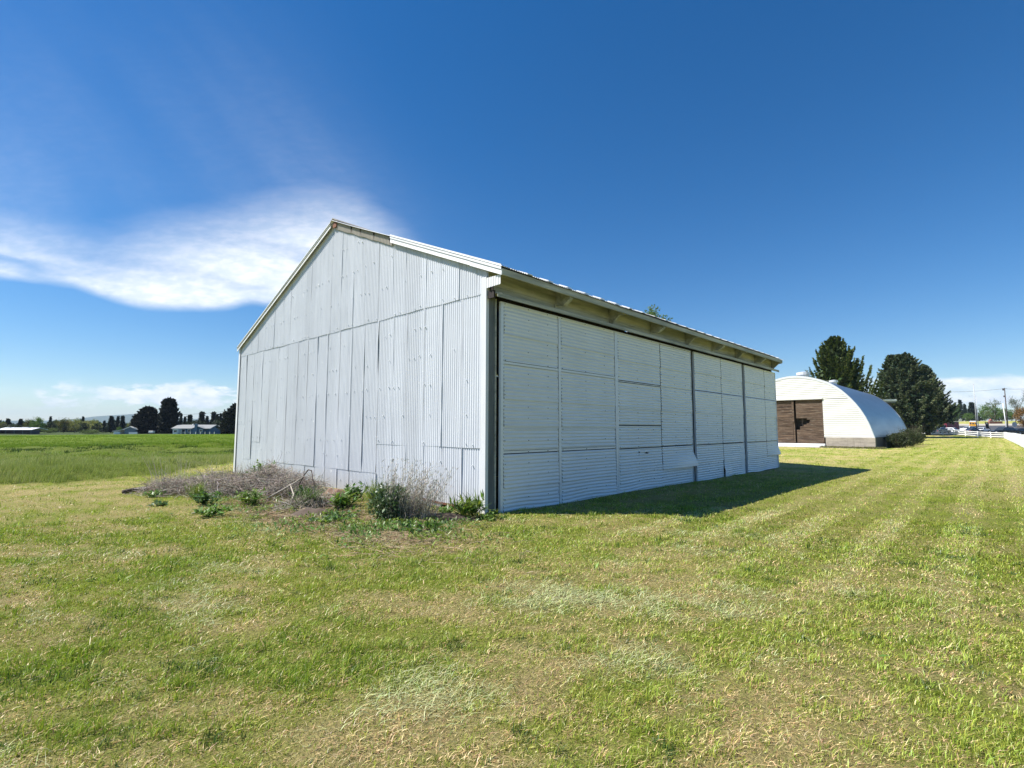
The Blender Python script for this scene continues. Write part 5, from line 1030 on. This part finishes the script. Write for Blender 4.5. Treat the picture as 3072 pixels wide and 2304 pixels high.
# blue box truck with white lettering
M_BLU=M_paint('truck_blue',(.03,.08,.34)); M_BLUD=M_paint('truck_blue_deep',(.02,.05,.2))
b0=gl(2772,131); t=thing('blue_van','blue van with illegible white lettering on its side below the fir boughs','van',b0,fz(2772)+math.pi+.05)
k=MB(); k.prism([(-2.45,.35),(-2.45,2.25),(.9,2.25),(2.0,1.15),(2.4,.95),(2.45,.35)],'y',-.95,.95); o=k.build('body',M_BLU,t); bv=o.modifiers.new('bevel','BEVEL'); bv.width=.08; bv.segments=2
k=MB(); k.vs([(1.02,-.8,2.16),(1.02,.8,2.16),(1.96,.84,1.24),(1.96,-.84,1.24)],[(0,1,2,3)]); k.build('windscreen',M_GLASS,t)
for s in (-1,1):
    k=MB(); 
    for x0,x1,z0,z1 in ((-2.1,-1.6,1.78,1.93),(-1.5,-1.1,1.78,1.93),(-1.0,-.45,1.78,1.93),(-.35,.2,1.78,1.93),(-2.2,.0,1.50,1.62)): k.box(x0,x1,s*.955-.004,s*.955+.004,z0,z1)
    k.build('lettering',M_WPT,t)
    k=MB(); k.box(.55,1.2,s*.955-.003,s*.955+.003,1.3,1.85); k.build('side_window',M_GLASS,t)
    for x in (-1.6,1.5): k=MB(); k.cyl((x,s*.86-.12,.36),.36,.24,'y',16); k.build('wheel',M_TYRE,t)
# maroon box truck
M_MAR=M_paint('maroon_panel',(.20,.025,.05)); M_MAR2=M_paint('maroon_swirl',(.34,.10,.14))
b0=gl(2849,160); t=thing('maroon_truck','maroon box truck with a pale swirl on its end behind the white car','truck',b0,fz(2849)+.08)
k=MB(); k.box(-2.1,2.1,-1.2,3.,.75,3.15,.05); k.build('cargo_box',M_MAR,t); k=MB(); k.box(-2.12,2.12,-1.22,3.02,3.15,3.24); k.build('roof',M_WPT,t)
k=MB(); P=[(.3+1.0*math.cos(a),-1.215,1.85+.75*math.sin(a)) for a in np.linspace(-.9,1.9,12)]; k.tube(P,.07,5); k.build('swirl',M_MAR2,t)
k=MB(); k.box(-3.9,-2.15,-1.05,2.6,.55,2.2,.12); k.build('cab',M_DKW,t)
for x in (-3.1,1.2): k=MB(); k.cyl((x,-1.15,.48),.48,.3,'y',16); k.build('wheel',M_TYRE,t)
# ---- poles, lamps and signs
M_STEEL=M_plain('galvanised_pole',(.42,.44,.45),.5,.3,.08); M_POLE=M_wood('weathered_pole',(.12,.105,.095),(.07,.06,.055),(0,0,1),.85,8.)
def pole(name,label,cat,px,depth,top,r,m,lean=(0,0)):
    b=base(px,depth); H=hpx(px,top,depth,b); t=thing(name,label,cat,b); k=MB(); k.tube([(0,0,-.3),(lean[0]*.5,lean[1]*.5,H*.5),(lean[0],lean[1],H)],[r,r*.85,r*.65],10); k.build('pole',m,t,True); return t,H
def rv(px): d=ray(px,hor(px)); n=np.array([d[1],-d[0]]); return n/np.linalg.norm(n)
t,H=pole('flag_pole','tall bare steel pole behind the rail fence','pole',2931,112,1153,.10,M_STEEL); k=MB(); k.cyl((0,0,H-.02),.09,.16,'z',10,.03); k.build('cap',M_STEEL,t)
t,H=pole('street_lamp','street lamp with a short arm to the left behind the tall steel pole','street lamp',2936,205,1187,.13,M_STEEL); u=rv(2936); k=MB(); k.tube([(0,0,H-.1),(-u[0]*.9,-u[1]*.9,H+.0),(-u[0]*1.7,-u[1]*1.7,H+.02)],.06,7); k.build('arm',M_STEEL,t); k=MB(); k.box(-u[0]*2.0-.3,-u[0]*2.0+.3,-u[1]*2.-.2,-u[1]*2.+.2,H-.08,H+.06,.03); k.build('lamp_head',M_STEEL,t)
t,H=pole('utility_pole','dark wooden utility pole with a transformer near its top','utility pole',3024,150,1163,.17,M_POLE); u=rv(3024); k=MB(); k.cyl((-.32*u[0],-.32*u[1],H-.75),.22,.6,'z',12); k.build('transformer',M_DKW,t); k=MB(); k.cyl((-.25*u[0],-.25*u[1],H*.82-.4),.15,.5,'z',12); k.build('fuse_box',M_DKW,t); k=MB(); k.box(-.5*abs(u[0])-.05,.5*abs(u[0])+.05,-.06,.06,H-.35,H-.25); k.build('crossarm',M_POLE,t)
k=MB(); k.tube([(0,0,H*.48),(u[0]*1.6,u[1]*1.6,H*.46),(u[0]*2.6,u[1]*2.6,H*.49)],.05,6); k.build('lamp_arm',M_STEEL,t)
wire('power_line','thin power line strung from the dark utility pole across the clouds',[atp(2800,1175,170),atp(3014,1166,150),atp(3120,1160,150)],.4,.03)
t,H=pole('leaning_post','white leaning post in front of the dark utility pole','post',3021,128,1210,.13,M_FEN,tuple(-rv(3021)*.35))
t,H=pole('white_lamp_post','small round white lamp on a thin post by the blue van','lamp post',2742,112,1280,.04,M_STEEL); k=MB(); k.cyl((0,0,H-.1),.16,.1,'z',12,.2); k.cyl((0,0,H),.2,.16,'z',12,.06); k.build('lamp_globe',M_WPT,t)
def sign(label,px,depth,top,bot,w,m,group=None,oct=False,lines=0):
    b=base(px,depth); H=hpx(px,top,depth,b); h=(bot-top)*depth/F_PX; W_=w*depth/F_PX; t=thing('road_sign' if oct else 'notice_board',label,'sign',b,fz(px)); k=MB(); 
    for s in ((0,) if oct else (-.35,.35)): k.cyl((s*W_,.06,-.2),.05,H+.1,'z',8); 
    k.build('post',M_STEEL,t); k=MB()
    if oct: k.prism([(W_/2/.924*math.cos(math.pi/8+i*math.pi/4),H-h/2+h/2/.924*math.sin(math.pi/8+i*math.pi/4)) for i in range(8)],'y',-.015,.012)
    else: k.box(-W_/2,W_/2,-.03,.02,H-h,H,.01)
    o=k.build('board',m,t)
    if lines:
        k=MB()
        for i in range(lines): k.box(-W_*.30,W_*.30,-.036,-.031,H-h*(.30+.22*i)-.08,H-h*(.30+.22*i)+.05)
        k.build('lettering',M_GYW,o)
sign('white notice board with two grey text lines on the grass verge',2883,300,1257,1265,8,M_WPT,lines=2); sign('small white notice board far behind the school bus',2900,330,1252,1256,6,M_WPT); sign('white notice board behind the black banner near the brick planter',2981,300,1259,1264,6,M_WPT)
sign('grey back of an octagonal road sign near the right edge',3045,122,1266,1280,15,M_STEEL,oct=True)
# black banner on a slanted pole
b0=gl(2966,140); t=thing('banner_flag','black banner with a small white emblem hanging from a slanted dark pole','banner',b0,fz(2966))
k=MB(); k.tube([(1.,0,0),(.3,0,1.3),(-.9,0,3.15)],.06,7); k.build('pole',M_DKW,t)
g=[[(x+.12*z_*(-.2)+.05*math.sin(z_*7),.05*math.sin(x*5+z_*3)-.06,2.95-1.7*z_) for x in np.linspace(-1.0+.35*z_,.0+.35*z_-.35*max(0,z_-.4),7)] for z_ in np.linspace(0,1,9)]
o=MB().grid(g).build('cloth',M_plain('black_cloth',(.012,.012,.014),.8),t,True); sl=o.modifiers.new('solid','SOLIDIFY'); sl.thickness=.012
k=MB(); k.cyl((-.45,-.135,2.55),.14,.02,'y',14); k.build('emblem',M_WPT,o)
# brick planter and verge
b0=gl(2987,262); t=thing('brick_planter','low red brick wall with an earth bank beside the road','wall',b0,fz(2987)); k=MB(); k.box(-3.4,3.4,-.5,.5,-.3,1.0,.03); k.prism([(-3.4,1.0),(-1.,1.0),(-2.2,2.4)],'y',-.5,.5); k.build('wall',M_plain('red_brick',(.26,.10,.07),.85,0.,.25,2.),t); k=MB(); k.box(-3.5,3.5,-.6,.6,1.0,1.15); k.build('coping',M_PAVE,t)
# trees beyond the road
GR2='trees beyond the road'
for a in (('green',2861,1214,312,44,'light green tree left of the distant firs beyond the road'),('fir',2870,1208,335,14,'left distant fir beyond the road'),('fir2',2886,1200,340,22,'tallest distant fir beyond the road'),('fir',2899,1212,338,16,'distant fir behind the street lamp'),('fir',2921,1207,335,34,'broad dark fir behind the tall steel pole'),
 ('green',2908,1238,322,34,'green tree in front of the distant firs beyond the road'),('green',2958,1214,312,40,'round green tree between the steel pole and the utility pole'),('green',2990,1220,316,44,'green tree behind the black banner'),('green',3016,1224,312,40,'green tree behind the leaning white post'),('green',3038,1228,316,36,'green tree behind the octagonal sign'),
 ('darkbush',2940,1244,330,60,'dark hedge below the round green tree'),('darkbush',3000,1244,332,70,'dark hedge behind the brick wall'),('bush',2840,1256,325,40,'pale bush right of the big firs beyond the road'),('darkbush',2850,1240,345,60,'dark thicket beyond the road right of the big firs')): place(*a,group=GR2)
airy('bare_tree','tall sparse tree with bare spreading twigs behind the utility pole',base(3048,235),hpx(3048,1172,235),14.,(.10,.13,.05),GR2,2200,.32)
airy('bare_tree','sparse tree with thin new leaves left of the utility pole',base(2985,300),hpx(2985,1198,300),13.,(.10,.14,.05),GR2,2000,.4)
decid('copper_tree','rust coloured rounded tree at the right edge of the photo',base(3078,135),hpx(3078,1218,135),4.2,46,90,.24,cb=.22,col=(.20,.12,.045),col2=(.27,.16,.06),trunk_r=.14)
# flat roofed building behind the arched barn
b0=base(2655,80); t=thing('flat_roof_building','brown flat roofed building with a white roof edge behind the arched barn','building',b0,fz(2655)); k=MB(); k.box(-7,1.2,0,7,-.3,5.9); k.build('wall',M_plain('brown_wall',(.07,.055,.05),.8,0.,.2,1.),t)
k=MB(); k.box(-7.4,1.7,-.6,7.4,6.10,6.40,.03); k.build('roof_edge',M_TRIM,t); k=MB(); k.box(-7.3,1.6,-.5,7.3,5.9,6.098); k.build('soffit',M_GYW,t)
window(t,-.2,3.2,1.2,1.4,0.)
k=MB(); k.box(1.25,2.95,1,6,-.3,3.7); k.build('annex',M_plain('pale_green_wall',(.22,.36,.33),.6,0.,.1,1.),t)
# low green weeds creeping over the bare soil
n=9000; cx=np.concatenate([RNG.normal(-2.4,2.2,n*2//3),RNG.normal(.2,1.0,n//3)]);cy=np.concatenate([RNG.normal(-2.3,.8,n*2//3),RNG.normal(-2.0,.7,n//3)]); kk=(fbm(cx,cy,.45,3,160)>.52)&(cy<-.15); cx=cx[kk];cy=cy[kk];n=len(cx)
P=np.stack([cx,cy,gz(cx,cy)+RNG.uniform(.0,.07,n)],1); d=rdir(n); d[:,2]=np.abs(d[:,2])*.6+.15; v=leaves(P,d,rdir(n)*.4+np.array([0,0,1.]),.07*RNG.uniform(.5,1.6,n),.026*RNG.uniform(.5,1.4,n),np.where((fbm(cx,cy,.7,2,161)>.5)[:,None],jit(LG,n,.35),jit(YG,n,.35)))
tag(mesh_np('ground_weeds',v[0],v[1],M_WEED,None,v[2]),'low green weeds creeping over the bare soil',None,None,'stuff')
# dark wood far behind the meadow
n=30000; pxs=RNG.uniform(-120,720,n); dep=RNG.uniform(222,250,n); dirs=np.array([ray(p,hor(p)) for p in pxs]); Q=CAM+dirs*dep[:,None]; hh=(1.8+4.2*fbm(pxs,pxs*0,22.,4,170)**1.2)*RNG.uniform(0,1,n)**.7
P=np.stack([Q[:,0],Q[:,1],hh],1); v=leaves(P,rdir(n),rdir(n),1.1*RNG.uniform(.5,1.4,n),.8*RNG.uniform(.5,1.4,n),jit((.035,.05,.03),n,.4)); tag(mesh_np('far_wood',v[0],v[1],M_DECI,None,v[2]),'dark far off wood behind the meadow',None,None,'stuff')
# ---- thin air over the whole country
def f_haze():
    m=bpy.data.materials.new('thin_haze'); m.use_nodes=True; nt=m.node_tree; nt.nodes.clear(); o=nt.nodes.new('ShaderNodeOutputMaterial'); v=nt.nodes.new('ShaderNodeVolumePrincipled')
    v.inputs['Color'].default_value=(.62,.78,1.,1); v.inputs['Density'].default_value=9e-5; nt.links.new(v.outputs[0],o.inputs['Volume']); return m
k=MB(); k.box(-9600,9600,-9600,9600,-8,230); tag(k.build('haze',f_haze()),None,None,None,'stuff')
